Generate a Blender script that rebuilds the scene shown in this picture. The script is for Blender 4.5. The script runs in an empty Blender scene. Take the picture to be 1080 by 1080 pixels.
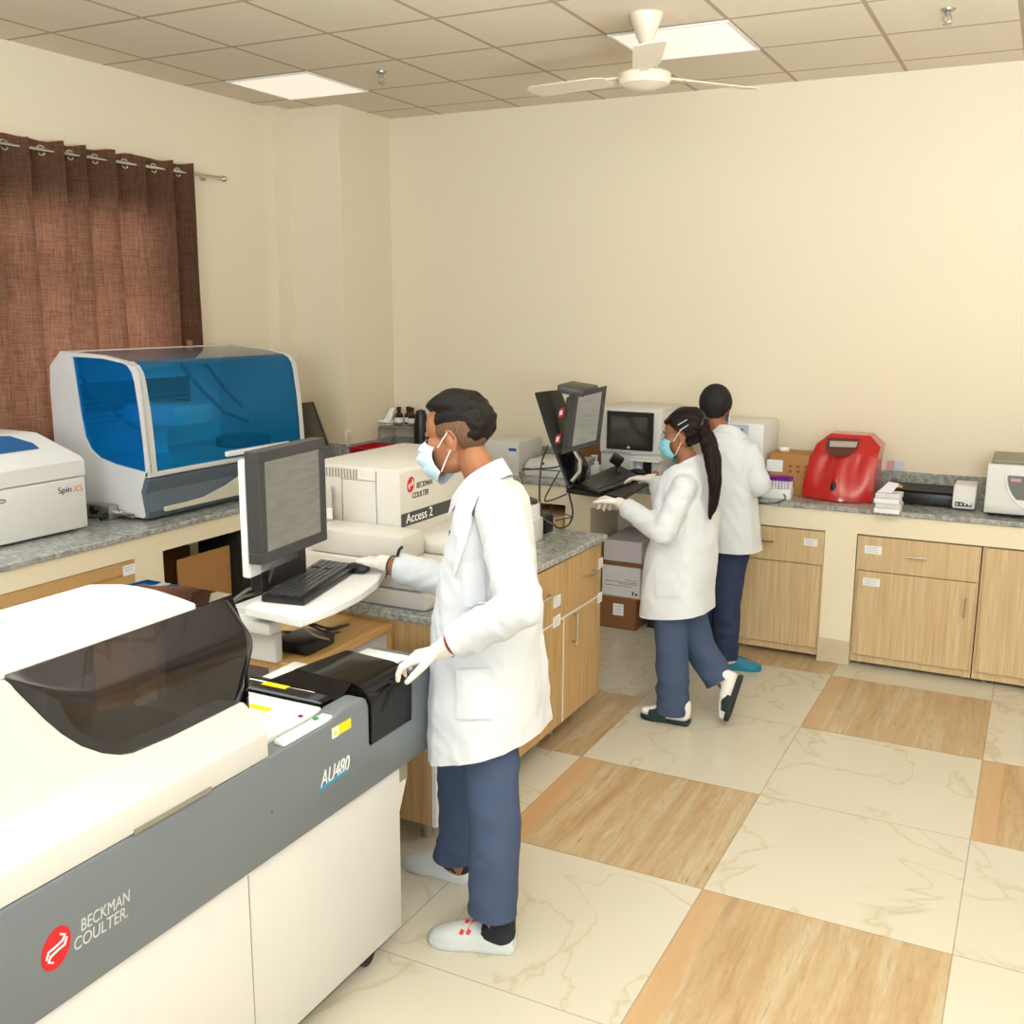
import bpy, bmesh, math, random
from mathutils import Vector, Matrix, noise
from mathutils.bvhtree import BVHTree as BVH
CACHE = {}
random.seed(7)
SC = bpy.context.scene
COL = SC.collection
PI = math.pi
V = Vector

# ------------------------------------------------------------------ camera
FPX, YAW, PIT, ROL, CH = 1092.7, .4722, .1943, .0047, 1.964
FW = V((-math.sin(YAW)*math.cos(PIT), math.cos(YAW)*math.cos(PIT), -math.sin(PIT)))
_rt = V((math.cos(YAW), math.sin(YAW), 0)); _up = _rt.cross(FW)
RT = _rt*math.cos(ROL) + _up*math.sin(ROL); UP = -_rt*math.sin(ROL) + _up*math.cos(ROL)
EYE = V((0, 0, CH))
cam_d = bpy.data.cameras.new('camera'); cam = bpy.data.objects.new('camera', cam_d); COL.objects.link(cam)
cam_d.sensor_width = 36; cam_d.lens = FPX/1080*36; cam_d.clip_start = .05
m3 = Matrix((RT, UP, -FW)).transposed(); cam.matrix_world = Matrix.Translation(EYE) @ m3.to_4x4()
SC.camera = cam

def hit(ax, v, px, py):          # a point seen in the photo, on a known plane of the room
    d = FW + (px-540)/FPX*RT - (py-540)/FPX*UP
    return EYE + d*((v-EYE[ax])/d[ax])
def on_x(v, px, py): return hit(0, v, px, py)
def on_y(v, px, py): return hit(1, v, px, py)
def on_z(v, px, py): return hit(2, v, px, py)
def on_p(co, no, px, py):
    d = FW + (px-540)/FPX*RT - (py-540)/FPX*UP
    return EYE + d*((V(co)-EYE).dot(no)/d.dot(no))

# ------------------------------------------------------------------ materials
MATS = {}
def srgb(r, g, b):
    f = lambda c: (c/255/12.92) if c/255 <= .04045 else ((c/255+.055)/1.055)**2.4
    return (f(r), f(g), f(b), 1)
def mat(name, col, rough=.5, metal=0, spec=.5, coat=0, noise_amt=0, noise_scale=20, bump=0, bump_scale=60, trans=0, ior=1.45, emit=None, estr=0, sheen=0, sss=0):
    m = bpy.data.materials.new(name); m.use_nodes = True
    nt = m.node_tree; b = nt.nodes['Principled BSDF']
    c = col if len(col) == 4 else srgb(*col)
    b.inputs['Base Color'].default_value = c
    b.inputs['Roughness'].default_value = rough; b.inputs['Metallic'].default_value = metal
    b.inputs['Specular IOR Level'].default_value = spec; b.inputs['Coat Weight'].default_value = coat
    b.inputs['Transmission Weight'].default_value = trans; b.inputs['IOR'].default_value = ior
    if sheen: b.inputs['Sheen Weight'].default_value = sheen
    if sss:
        b.inputs['Subsurface Weight'].default_value = sss; b.inputs['Subsurface Scale'].default_value = .01
        b.inputs['Subsurface Radius'].default_value = (1, .35, .2)
    if emit: b.inputs['Emission Color'].default_value = srgb(*emit); b.inputs['Emission Strength'].default_value = estr
    tc = nt.nodes.new('ShaderNodeTexCoord')
    if noise_amt:
        n = nt.nodes.new('ShaderNodeTexNoise'); n.inputs['Scale'].default_value = noise_scale; n.inputs['Detail'].default_value = 4
        nt.links.new(tc.outputs['Object'], n.inputs['Vector'])
        mx = nt.nodes.new('ShaderNodeMix'); mx.data_type = 'RGBA'
        mx.inputs[6].default_value = tuple(x*(1-noise_amt) for x in c[:3])+(1,); mx.inputs[7].default_value = tuple(min(1, x*(1+noise_amt)) for x in c[:3])+(1,)
        nt.links.new(n.outputs['Fac'], mx.inputs[0]); nt.links.new(mx.outputs[2], b.inputs['Base Color'])
    if bump:
        n2 = nt.nodes.new('ShaderNodeTexNoise'); n2.inputs['Scale'].default_value = bump_scale; n2.inputs['Detail'].default_value = 5
        nt.links.new(tc.outputs['Object'], n2.inputs['Vector'])
        bp = nt.nodes.new('ShaderNodeBump'); bp.inputs['Strength'].default_value = bump; bp.inputs['Distance'].default_value = .004
        nt.links.new(n2.outputs['Fac'], bp.inputs['Height']); nt.links.new(bp.outputs['Normal'], b.inputs['Normal'])
    MATS[name] = m
    return m
def ramp(nt, fac, stops):
    r = nt.nodes.new('ShaderNodeValToRGB'); e = r.color_ramp.elements
    while len(e) < len(stops): e.new(.5)
    for k, (p, c) in enumerate(stops): e[k].position = p; e[k].color = c if len(c) == 4 else srgb(*c)
    nt.links.new(fac, r.inputs[0]); return r.outputs[0]
def mth(nt, op, a, b=None):
    n = nt.nodes.new('ShaderNodeMath'); n.operation = op
    for i, x in enumerate((a, b)):
        if x is None: continue
        if isinstance(x, (int, float)): n.inputs[i].default_value = x
        else: nt.links.new(x, n.inputs[i])
    return n.outputs[0]
def mixc(nt, f, a, b):
    n = nt.nodes.new('ShaderNodeMix'); n.data_type = 'RGBA'
    for i, x in ((0, f), (6, a), (7, b)):
        if isinstance(x, (int, float)): n.inputs[i].default_value = x
        elif isinstance(x, tuple): n.inputs[i].default_value = x if len(x) == 4 else srgb(*x)
        else: nt.links.new(x, n.inputs[i])
    return n.outputs[2]
def coords(nt, scale=(1, 1, 1), out='Object'):
    tc = nt.nodes.new('ShaderNodeTexCoord'); mp = nt.nodes.new('ShaderNodeMapping'); mp.inputs['Scale'].default_value = scale
    nt.links.new(tc.outputs[out], mp.inputs['Vector']); return mp.outputs[0]
def tex(nt, kind, vec, scale, detail=4, rough=.55):
    n = nt.nodes.new('ShaderNodeTex'+kind); nt.links.new(vec, n.inputs['Vector']); n.inputs['Scale'].default_value = scale
    if kind == 'Noise': n.inputs['Detail'].default_value = detail; n.inputs['Roughness'].default_value = rough
    return n

WALL = mat('cream_paint', (233, 219, 193), .55, spec=.3, bump=.08, bump_scale=90)
WALL2 = mat('cream_plaster', (236, 223, 196), .6, spec=.3, bump=.06, bump_scale=90)
WHITE = mat('white_plastic', (224, 222, 220), .38, noise_amt=.01)
WHITE2 = mat('warm_white_plastic', (216, 213, 209), .4, noise_amt=.01)
BRIGHT = mat('bright_white_plastic', (240, 240, 238), .35)
GREYB = mat('blue_grey_plastic', (112, 118, 124), .38, noise_amt=.015)
SLATE = mat('slate_plastic', (92, 104, 116), .38, noise_amt=.02)
BLACK = mat('black_plastic', (26, 25, 26), .35)
GLOSSBLK = mat('glossy_black_plastic', (16, 13, 12), .07, spec=.35)
A2W = mat('pale_cream_plastic', (206, 200, 190), .4)
DARK = mat('charcoal_plastic', (62, 61, 62), .42)
DARK2 = mat('dark_metal', (40, 38, 38), .45)
CHROME = mat('chrome', (205, 203, 198), .2, metal=1)
STEEL = mat('steel', (170, 168, 160), .35, metal=.9)
RED = mat('red_plastic', (186, 30, 28), .22, coat=.4)
REDMAT = mat('red_basket_plastic', (176, 18, 34), .35)
REDLOGO = mat('red_logo', (206, 26, 32), .5)
LOGOW = mat('logo_white', (228, 228, 226), .5)
LOGOG = mat('logo_grey', (196, 198, 198), .5)
INK = mat('dark_ink', (58, 58, 66), .6)
CARD = mat('cardboard', (176, 128, 78), .8, noise_amt=.08, noise_scale=14, bump=.05)
CARD2 = mat('light_cardboard', (196, 156, 104), .8, noise_amt=.07, noise_scale=9)
CARD3 = mat('dark_cardboard', (132, 86, 52), .85, noise_amt=.08)
PAPER = mat('paper', (236, 236, 236), .7)
PAPER2 = mat('glossy_paper', (226, 222, 230), .5)
PALEBOX = mat('pale_carton', (205, 196, 200), .75, noise_amt=.03)
WHITEBOX = mat('white_carton', (216, 212, 214), .75, noise_amt=.03)
YELLOW = mat('yellow_label', (240, 214, 30), .5)
CYAN = mat('cyan_mark', (20, 150, 205), .5)
COAT = mat('white_cotton', (214, 216, 220), .85, spec=.15, bump=.10, bump_scale=260, sheen=.15)
NAVY = mat('navy_scrub_cotton', (70, 82, 108), .85, spec=.2, bump=.12, bump_scale=300)
NAVYD = mat('dark_navy_cotton', (52, 60, 88), .85, spec=.2, bump=.12, bump_scale=300)
SKIN = mat('skin', (162, 108, 76), .5, sss=.1, noise_amt=.03, noise_scale=30, spec=.35)
SKIN2 = mat('brown_skin', (150, 98, 70), .5, sss=.1, noise_amt=.03, noise_scale=30, spec=.35)
GLOVE = mat('white_latex', (234, 222, 214), .45, noise_amt=.02, bump=.15, bump_scale=120, sss=.05)
MASKM = mat('mask_blue_fabric', (204, 224, 234), .85, spec=.2, bump=.08, bump_scale=400)
MASKT = mat('mask_teal_fabric', (134, 198, 208), .85, spec=.2, bump=.08, bump_scale=400)
SOCK = mat('white_sock', (232, 226, 218), .9, bump=.1, bump_scale=300)
CROC = mat('pale_grey_rubber', (196, 200, 198), .5)
SANDAL = mat('dark_green_rubber', (22, 48, 50), .45)
SOLE = mat('dark_sole_rubber', (44, 46, 42), .8, bump=.3, bump_scale=150)
TEAL = mat('teal_rubber', (10, 120, 150), .45)
EYEW = mat('eye_white', (196, 188, 180), .2)
IRIS = mat('dark_iris', (34, 22, 16), .15)
BROWNB = mat('amber_bottle_glass', (58, 24, 16), .12, coat=.5)
PURPLE = mat('purple_cap', (122, 26, 140), .4)
MAGENTA = mat('magenta_plastic', (180, 10, 80), .4)
BLUE = mat('blue_label', (40, 100, 180), .5)
LIDBLUE = mat('deep_blue_interior', (215, 225, 232), .5)
GRILL = mat('grey_blue_panel', (176, 190, 206), .4)
OVENG = mat('brown_grey_metal', (138, 132, 116), .45)
GOLD = mat('gold', (226, 190, 110), .25, metal=1)
REDTHREAD = mat('red_thread', (170, 30, 30), .8)
FANW = mat('fan_enamel', (232, 218, 196), .35)
ORANGE = mat('orange_plastic', (214, 96, 40), .4)
SCREENOFF = mat('dark_screen', (58, 56, 54), .12, coat=.5)
SWITCHP = mat('switch_pink', (220, 160, 160), .5)
SWITCHB = mat('switch_blue', (206, 214, 226), .5)

def hair_mat(name, c1, c2):
    m = mat(name, c1, .5, spec=.2); nt = m.node_tree; b = nt.nodes['Principled BSDF']
    w = tex(nt, 'Noise', coords(nt, (60, 60, 6)), 5, 6, .7)
    nt.links.new(ramp(nt, w.outputs['Fac'], [(.3, c1), (.75, c2)]), b.inputs['Base Color'])
    bp = nt.nodes.new('ShaderNodeBump'); bp.inputs['Strength'].default_value = .5; bp.inputs['Distance'].default_value = .004
    nt.links.new(w.outputs['Fac'], bp.inputs['Height']); nt.links.new(bp.outputs['Normal'], b.inputs['Normal'])
    return m
HAIR = hair_mat('black_hair', (16, 13, 12), (34, 26, 22))
HAIR2 = hair_mat('dark_brown_hair', (18, 11, 10), (36, 22, 20))
HAIRF = hair_mat('faded_hair', (74, 54, 44), (140, 102, 78))

def granite():
    m = mat('granite', (150, 152, 148), .2, spec=.5, coat=.15); nt = m.node_tree; b = nt.nodes['Principled BSDF']
    c = coords(nt)
    v = tex(nt, 'Voronoi', c, 120); n = tex(nt, 'Noise', c, 34, 6, .75)
    a = ramp(nt, n.outputs['Fac'], [(.36, (70, 74, 74)), (.46, (134, 137, 134)), (.56, (176, 177, 170)), (.7, (206, 204, 196))])
    d = ramp(nt, v.outputs['Distance'], [(.0, (60, 62, 64)), (.35, (150, 152, 150)), (.8, (190, 188, 180))])
    nt.links.new(mixc(nt, .4, a, d), b.inputs['Base Color'])
    return m
GRANITE = granite()

def wood(name, c1, c2, c3, axis=2, rough=.45):
    m = mat(name, c1, rough); nt = m.node_tree; b = nt.nodes['Principled BSDF']
    s = [26, 26, 26]; s[axis] = .9
    n = tex(nt, 'Noise', coords(nt, tuple(s)), 1.6, 6, .6)
    s2 = [150, 150, 150]; s2[axis] = 3
    n2 = tex(nt, 'Noise', coords(nt, tuple(s2)), 1.2, 3, .5)
    a = ramp(nt, n.outputs['Fac'], [(.3, c1), (.5, c2), (.72, c3)])
    k = ramp(nt, n2.outputs['Fac'], [(.3, (226, 224, 220)), (.65, (255, 255, 255))])
    mm = nt.nodes.new('ShaderNodeMix'); mm.data_type = 'RGBA'; mm.blend_type = 'MULTIPLY'; mm.inputs[0].default_value = 1
    nt.links.new(a, mm.inputs[6]); nt.links.new(k, mm.inputs[7]); nt.links.new(mm.outputs[2], b.inputs['Base Color'])
    return m
OAK = wood('light_oak_laminate', (206, 174, 130), (216, 187, 143), (224, 198, 157))
OAKI = wood('island_oak_laminate', (192, 152, 100), (204, 166, 114), (213, 178, 128))
OAKH = wood('board_oak_laminate', (208, 160, 92), (222, 178, 112), (230, 190, 128), axis=1)

def curtain_mat():
    m = bpy.data.materials.new('brown_woven_curtain'); m.use_nodes = True; nt = m.node_tree; nt.nodes.clear()
    out = nt.nodes.new('ShaderNodeOutputMaterial'); d = nt.nodes.new('ShaderNodeBsdfDiffuse'); t = nt.nodes.new('ShaderNodeBsdfTranslucent')
    h = tex(nt, 'Noise', coords(nt, (3, 3, 90)), 3, 4, .7); v = tex(nt, 'Noise', coords(nt, (60, 60, 3)), 3, 4, .7)
    s = mth(nt, 'MULTIPLY', h.outputs['Fac'], v.outputs['Fac'])
    c = ramp(nt, s, [(.12, (86, 65, 51)), (.25, (99, 77, 62)), (.42, (110, 87, 71))])
    nt.links.new(c, d.inputs[0])
    c2 = ramp(nt, s, [(.12, (110, 58, 38)), (.25, (176, 110, 80)), (.42, (206, 148, 116))])
    nt.links.new(c2, t.inputs[0])
    mx = nt.nodes.new('ShaderNodeMixShader'); mx.inputs[0].default_value = .42
    nt.links.new(d.outputs[0], mx.inputs[1]); nt.links.new(t.outputs[0], mx.inputs[2]); nt.links.new(mx.outputs[0], out.inputs[0])
    return m
CURT = curtain_mat()

def tinted(name, col, gloss=.5, rough=.03, ior=1.5, haze=None, hz=.0):
    m = bpy.data.materials.new(name); m.use_nodes = True; nt = m.node_tree; nt.nodes.clear()
    out = nt.nodes.new('ShaderNodeOutputMaterial'); t = nt.nodes.new('ShaderNodeBsdfTransparent'); t.inputs[0].default_value = srgb(*col)
    g = nt.nodes.new('ShaderNodeBsdfGlossy'); g.inputs['Roughness'].default_value = rough
    f = nt.nodes.new('ShaderNodeFresnel'); f.inputs[0].default_value = ior
    mx = nt.nodes.new('ShaderNodeMixShader')
    base = t.outputs[0]
    if haze:
        d = nt.nodes.new('ShaderNodeBsdfDiffuse'); d.inputs[0].default_value = srgb(*haze)
        m2 = nt.nodes.new('ShaderNodeMixShader'); m2.inputs[0].default_value = hz
        nt.links.new(t.outputs[0], m2.inputs[1]); nt.links.new(d.outputs[0], m2.inputs[2]); base = m2.outputs[0]
    nt.links.new(f.outputs[0], mx.inputs[0]); nt.links.new(base, mx.inputs[1]); nt.links.new(g.outputs[0], mx.inputs[2]); nt.links.new(mx.outputs[0], out.inputs[0])
    return m
SMOKE = tinted('smoked_acrylic', (112, 98, 106), ior=1.6, haze=(44, 34, 38), hz=.22)
BLUEA = tinted('blue_acrylic', (120, 205, 244), ior=1.25, haze=(0, 150, 220), hz=.2)
GREYA = tinted('clear_grey_acrylic', (200, 202, 212), ior=1.5, haze=(180, 180, 188), hz=.35)
PANE = tinted('window_glass', (235, 240, 240), ior=1.3)

def floor_mat():
    m = mat('stone_floor_tiles', (210, 200, 175), .22, spec=.5); nt = m.node_tree; b = nt.nodes['Principled BSDF']
    tc = nt.nodes.new('ShaderNodeTexCoord'); sp = nt.nodes.new('ShaderNodeSeparateXYZ'); nt.links.new(tc.outputs['Object'], sp.inputs[0])
    u = mth(nt, 'DIVIDE', mth(nt, 'ADD', sp.outputs[0], 1.689), .7985); v = mth(nt, 'DIVIDE', mth(nt, 'SUBTRACT', 5.598, sp.outputs[1]), .7985)
    cu, cv = mth(nt, 'FLOOR', u), mth(nt, 'FLOOR', v); fu, fv = mth(nt, 'FRACT', u), mth(nt, 'FRACT', v)
    k = mth(nt, 'FRACT', mth(nt, 'ADD', mth(nt, 'DIVIDE', mth(nt, 'SUBTRACT', cv, cu), 3), 10.02)); brown = mth(nt, 'GREATER_THAN', k, .6)
    # grout
    du = mth(nt, 'ABSOLUTE', mth(nt, 'SUBTRACT', fu, .5)); dv = mth(nt, 'ABSOLUTE', mth(nt, 'SUBTRACT', fv, .5))
    g = mth(nt, 'GREATER_THAN', mth(nt, 'MAXIMUM', du, dv), .4972)
    # cream marble with thin veins
    cb = nt.nodes.new('ShaderNodeCombineXYZ'); nt.links.new(sp.outputs[0], cb.inputs[0]); nt.links.new(sp.outputs[1], cb.inputs[1]); nt.links.new(mth(nt, 'ADD', mth(nt, 'MULTIPLY', cu, 3.7), mth(nt, 'MULTIPLY', cv, 5.3)), cb.inputs[2])
    n1 = tex(nt, 'Noise', cb.outputs[0], 1.5, 5, .5); n1.inputs['Distortion'].default_value = 1.0
    vein = mth(nt, 'ABSOLUTE', mth(nt, 'SUBTRACT', n1.outputs['Fac'], .5))
    vein = ramp(nt, vein, [(0, (188, 176, 150)), (.005, (202, 192, 170)), (.02, (209, 202, 186))])
    n2 = tex(nt, 'Noise', cb.outputs[0], 1.3, 3)
    cream = mixc(nt, mth(nt, 'MULTIPLY', n2.outputs['Fac'], .55), vein, (202, 193, 172))
    # travertine, streaks along the room
    mp = nt.nodes.new('ShaderNodeMapping'); mp.inputs['Scale'].default_value = (9, .7, 1); nt.links.new(cb.outputs[0], mp.inputs[0])
    n3 = tex(nt, 'Noise', mp.outputs[0], 1.5, 6, .65); n3.inputs['Distortion'].default_value = .5
    mp2 = nt.nodes.new('ShaderNodeMapping'); mp2.inputs['Scale'].default_value = (60, 8, 1); nt.links.new(cb.outputs[0], mp2.inputs[0])
    n4 = tex(nt, 'Noise', mp2.outputs[0], 1.3, 5, .7)
    tr = ramp(nt, n3.outputs['Fac'], [(.28, (172, 140, 104)), (.42, (188, 160, 122)), (.52, (194, 170, 134)), (.6, (202, 186, 156)), (.68, (176, 154, 122)), (.8, (160, 136, 106))])
    pit = ramp(nt, n4.outputs['Fac'], [(.26, (120, 92, 62)), (.36, (235, 228, 220)), (.7, (255, 255, 255))])
    mm = nt.nodes.new('ShaderNodeMix'); mm.data_type = 'RGBA'; mm.blend_type = 'MULTIPLY'; mm.inputs[0].default_value = .8
    nt.links.new(tr, mm.inputs[6]); nt.links.new(pit, mm.inputs[7])
    stripe = mth(nt, 'LESS_THAN', fu, .11)
    trv = mixc(nt, mth(nt, 'MULTIPLY', stripe, .75), mm.outputs[2], (196, 158, 116))
    c = mixc(nt, brown, cream, trv); c = mixc(nt, mth(nt, 'MULTIPLY', g, .5), c, (120, 100, 76))
    nt.links.new(c, b.inputs['Base Color'])
    rr = mixc(nt, brown, (.16, .16, .16, 1), (.3, .3, .3, 1)); nt.links.new(rr, b.inputs['Roughness'])
    return m
def ceil_mat():
    m = mat('mineral_ceiling_tiles', (200, 180, 150), .9, spec=.1); nt = m.node_tree; b = nt.nodes['Principled BSDF']
    tc = nt.nodes.new('ShaderNodeTexCoord'); sp = nt.nodes.new('ShaderNodeSeparateXYZ'); nt.links.new(tc.outputs['Object'], sp.inputs[0])
    u = mth(nt, 'FRACT', mth(nt, 'DIVIDE', mth(nt, 'ADD', sp.outputs[0], 4.4364+6), .5997)); v = mth(nt, 'FRACT', mth(nt, 'DIVIDE', mth(nt, 'ADD', sp.outputs[1], -3.7673+12), .5997))
    d = mth(nt, 'MAXIMUM', mth(nt, 'ABSOLUTE', mth(nt, 'SUBTRACT', u, .5)), mth(nt, 'ABSOLUTE', mth(nt, 'SUBTRACT', v, .5)))
    t = ramp(nt, d, [(.0, (232, 218, 196)), (.480, (232, 218, 196)), (.484, (186, 164, 134)), (.5, (192, 170, 140))])
    n = tex(nt, 'Noise', tc.outputs['Object'], 160, 2); s = ramp(nt, n.outputs['Fac'], [(.35, (238, 238, 238)), (.6, (255, 255, 255))])
    mm = nt.nodes.new('ShaderNodeMix'); mm.data_type = 'RGBA'; mm.blend_type = 'MULTIPLY'; mm.inputs[0].default_value = .6
    nt.links.new(t, mm.inputs[6]); nt.links.new(s, mm.inputs[7]); nt.links.new(mm.outputs[2], b.inputs['Base Color'])
    return m
def screen_mat(name, base, tint, e=.35):
    m = mat(name, (20, 20, 20), .25, spec=.5); nt = m.node_tree; b = nt.nodes['Principled BSDF']
    c = coords(nt, (1, 3, 26)); n = tex(nt, 'Noise', c, 3, 3, .6); n2 = tex(nt, 'Noise', coords(nt, (2, 2, 2)), 3, 2)
    a = ramp(nt, n.outputs['Fac'], [(.35, base), (.6, tint)]); d = ramp(nt, n2.outputs['Fac'], [(.35, (150, 160, 120)), (.6, (190, 180, 170))])
    nt.links.new(mixc(nt, .3, a, d), b.inputs['Emission Color']); b.inputs['Emission Strength'].default_value = e
    return m
SCR1 = screen_mat('lit_screen', (134, 130, 116), (152, 146, 132), .62)
SCR2 = screen_mat('lit_screen_pale', (150, 144, 132), (172, 164, 152), .62)

# ------------------------------------------------------------------ mesh helpers
class MB:
    def __init__(s): s.bm = bmesh.new()
    def _xf(s, vs, M):
        if M is not None:
            for v in vs: v.co = M @ v.co
    def box(s, a, b, bev=0, seg=2, M=None):
        t = bmesh.new(); bmesh.ops.create_cube(t, size=1)
        for v in t.verts: v.co = V([(a[i]+b[i])/2 + v.co[i]*abs(b[i]-a[i]) for i in range(3)])
        if bev: bmesh.ops.bevel(t, geom=t.edges[:], offset=min(bev, .49*min(abs(b[i]-a[i]) for i in range(3))), segments=seg, profile=.5, affect='EDGES')
        s._xf(t.verts, M); s._join(t); return s
    def _join(s, t):
        me = bpy.data.meshes.new('t'); t.to_mesh(me); t.free(); s.bm.from_mesh(me); bpy.data.meshes.remove(me)
    def prism(s, pts, off, bev=0, seg=2, M=None):       # polygon (3D points) pushed along vector off
        t = bmesh.new(); off = V(off)
        a = [t.verts.new(V(p)) for p in pts]; b = [t.verts.new(V(p)+off) for p in pts]; n = len(pts)
        t.faces.new(a); t.faces.new(b[::-1])
        for i in range(n): t.faces.new((a[i], b[i], b[(i+1) % n], a[(i+1) % n]))
        bmesh.ops.recalc_face_normals(t, faces=t.faces[:])
        if bev: bmesh.ops.bevel(t, geom=t.edges[:], offset=bev, segments=seg, profile=.5, affect='EDGES', clamp_overlap=True)
        s._xf(t.verts, M); s._join(t); return s
    def loft(s, rings, cap=True, close=True, M=None):
        t = bmesh.new(); R = [[t.verts.new(V(p)) for p in r] for r in rings]; n = len(rings[0])
        for i in range(len(R)-1):
            for j in range(n if close else n-1): t.faces.new((R[i][j], R[i][(j+1) % n], R[i+1][(j+1) % n], R[i+1][j]))
        if cap and close: t.faces.new(R[0][::-1]); t.faces.new(R[-1])
        bmesh.ops.recalc_face_normals(t, faces=t.faces[:]); s._xf(t.verts, M); s._join(t); return s
    def tube(s, pts, r, n=8, M=None):
        pts = [V(p) for p in pts]; rr = r if isinstance(r, (list, tuple)) else [r]*len(pts); rings = []
        prev = None
        for i, p in enumerate(pts):
            d = (pts[min(i+1, len(pts)-1)]-pts[max(i-1, 0)]).normalized()
            if prev is None: u = d.cross(V((0, 0, 1)) if abs(d.z) < .9 else V((1, 0, 0))).normalized()
            else: u = (prev - d*prev.dot(d)).normalized()
            prev = u; w = d.cross(u)
            rings.append([p + rr[i]*(math.cos(2*PI*k/n)*u + math.sin(2*PI*k/n)*w) for k in range(n)])
        return s.loft(rings, M=M)
    def cyl(s, a, b, r, n=20, r2=None, M=None): return s.tube([a, b], [r, r if r2 is None else r2], n, M)
    def lathe(s, prof, c=(0, 0, 0), n=24, M=None):     # (r,z) profile
        return s.loft([[V((c[0]+r*math.cos(2*PI*k/n), c[1]+r*math.sin(2*PI*k/n), c[2]+z)) for k in range(n)] for r, z in prof], M=M)
    def ell(s, c, r, M=None, n=16, rot=None):
        t = bmesh.new(); bmesh.ops.create_uvsphere(t, u_segments=n*2, v_segments=n, radius=1)
        R = rot if rot is not None else Matrix.Identity(3)
        for v in t.verts: v.co = V(c) + R @ V((v.co.x*r[0], v.co.y*r[1], v.co.z*r[2]))
        s._xf(t.verts, M); s._join(t); return s
    def grid(s, f, nu, nv, thick=0, M=None):
        t = bmesh.new(); P = [[t.verts.new(V(f(i/nu, j/nv))) for j in range(nv+1)] for i in range(nu+1)]
        for i in range(nu):
            for j in range(nv): t.faces.new((P[i][j], P[i+1][j], P[i+1][j+1], P[i][j+1]))
        if thick: bmesh.ops.recalc_face_normals(t, faces=t.faces[:]); t.normal_update(); bmesh.ops.solidify(t, geom=t.faces[:], thickness=thick); bmesh.ops.recalc_face_normals(t, faces=t.faces[:])
        s._xf(t.verts, M); s._join(t); return s
    def build(s, name, m, parent=None, smooth=35, local=False, mods=None):
        me = bpy.data.meshes.new(name); bm = s.bm
        if parent is not None and not local:
            inv = MW(parent).inverted()
            for v in bm.verts: v.co = inv @ v.co
        if smooth:
            for f in bm.faces: f.smooth = True
            lim = math.radians(smooth)
            for e in bm.edges:
                if len(e.link_faces) == 2:
                    try:
                        if e.calc_face_angle(0) > lim: e.smooth = False
                    except Exception: pass
        bm.to_mesh(me); bm.free()
        me.materials.append(m)
        o = bpy.data.objects.new(name, me); COL.objects.link(o)
        if parent is not None: o.parent = parent
        return o
def MW(o):
    M = o.matrix_basis.copy()
    while o.parent is not None: o = o.parent; M = o.matrix_basis @ M
    return M
def tag(o, label, cat, group=None):
    o['label'] = label; o['category'] = cat
    if group: o['group'] = group
    return o
def thing(name, label, cat, loc, rz=0, group=None):
    o = bpy.data.objects.new(name, None); COL.objects.link(o); o.empty_display_size = .05
    o.location = loc; o.rotation_euler = (0, 0, rz); tag(o, label, cat, group); return o
def struct(name, mb, m, smooth=35):
    o = mb.build(name, m, smooth=smooth); o['kind'] = 'structure'; return o
def copy_tree(o, parent=None):
    c = o.copy(); COL.objects.link(c); c.parent = parent
    for ch in list(o.children): copy_tree(ch, c)
    return c
def text(name, s, size, origin, xd, yd, m, parent, shear=0, ext=.0006, bold=0, width=None):
    cu = bpy.data.curves.new('t', 'FONT'); cu.body = s; cu.size = size; cu.extrude = ext; cu.shear = shear; cu.offset = bold
    to = bpy.data.objects.new('t', cu); COL.objects.link(to); bpy.context.view_layer.update()
    me = bpy.data.meshes.new_from_object(to.evaluated_get(bpy.context.evaluated_depsgraph_get()))
    bpy.data.objects.remove(to); xd = V(xd).normalized(); yd = V(yd).normalized(); zd = xd.cross(yd)
    if width:
        w = max(v.co.x for v in me.vertices)-min(v.co.x for v in me.vertices)
        for v in me.vertices: v.co.x *= width/w
    inv = MW(parent).inverted(); O_ = V(origin)
    for v in me.vertices: v.co = inv @ (O_ + xd*v.co.x + yd*v.co.y + zd*v.co.z)
    me.materials.clear(); me.materials.append(m); me.name = name
    o = bpy.data.objects.new(name, me); COL.objects.link(o); o.parent = parent; return o
def onmesh(o, px, py, off=.002):      # where the sight line meets an object's surface
    if 'bvh' not in CACHE or CACHE['bvh'][0] != o.name:
        M_ = MW(o); CACHE['bvh'] = (o.name, BVH.FromPolygons([M_ @ v.co for v in o.data.vertices], [p.vertices for p in o.data.polygons]))
    d = (FW + (px-540)/FPX*RT - (py-540)/FPX*UP).normalized()
    q, n, i, t = CACHE['bvh'][1].ray_cast(EYE, d)
    if q is None: q, n, i, t = CACHE['bvh'][1].find_nearest(EYE+d*CACHE.get('last', 3)); 
    else: CACHE['last'] = t
    if n.dot(d) > 0: n = -n
    return q+n*off
def crom(P, n=8):      # a smooth path through the given points
    P = [V(p) for p in P]; Q = [P[0]*2-P[1]]+P+[P[-1]*2-P[-2]]; out = []
    for i in range(1, len(Q)-2):
        a, b, c, d = Q[i-1], Q[i], Q[i+1], Q[i+2]
        for k in range(n):
            t = k/n; out.append(.5*((2*b)+(c-a)*t+(2*a-5*b+4*c-d)*t*t+(3*b-a-3*c+d)*t**3))
    return out+[P[-1]]
def rot2(deg): return Matrix.Rotation(math.radians(deg), 4, 'Z')

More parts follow.
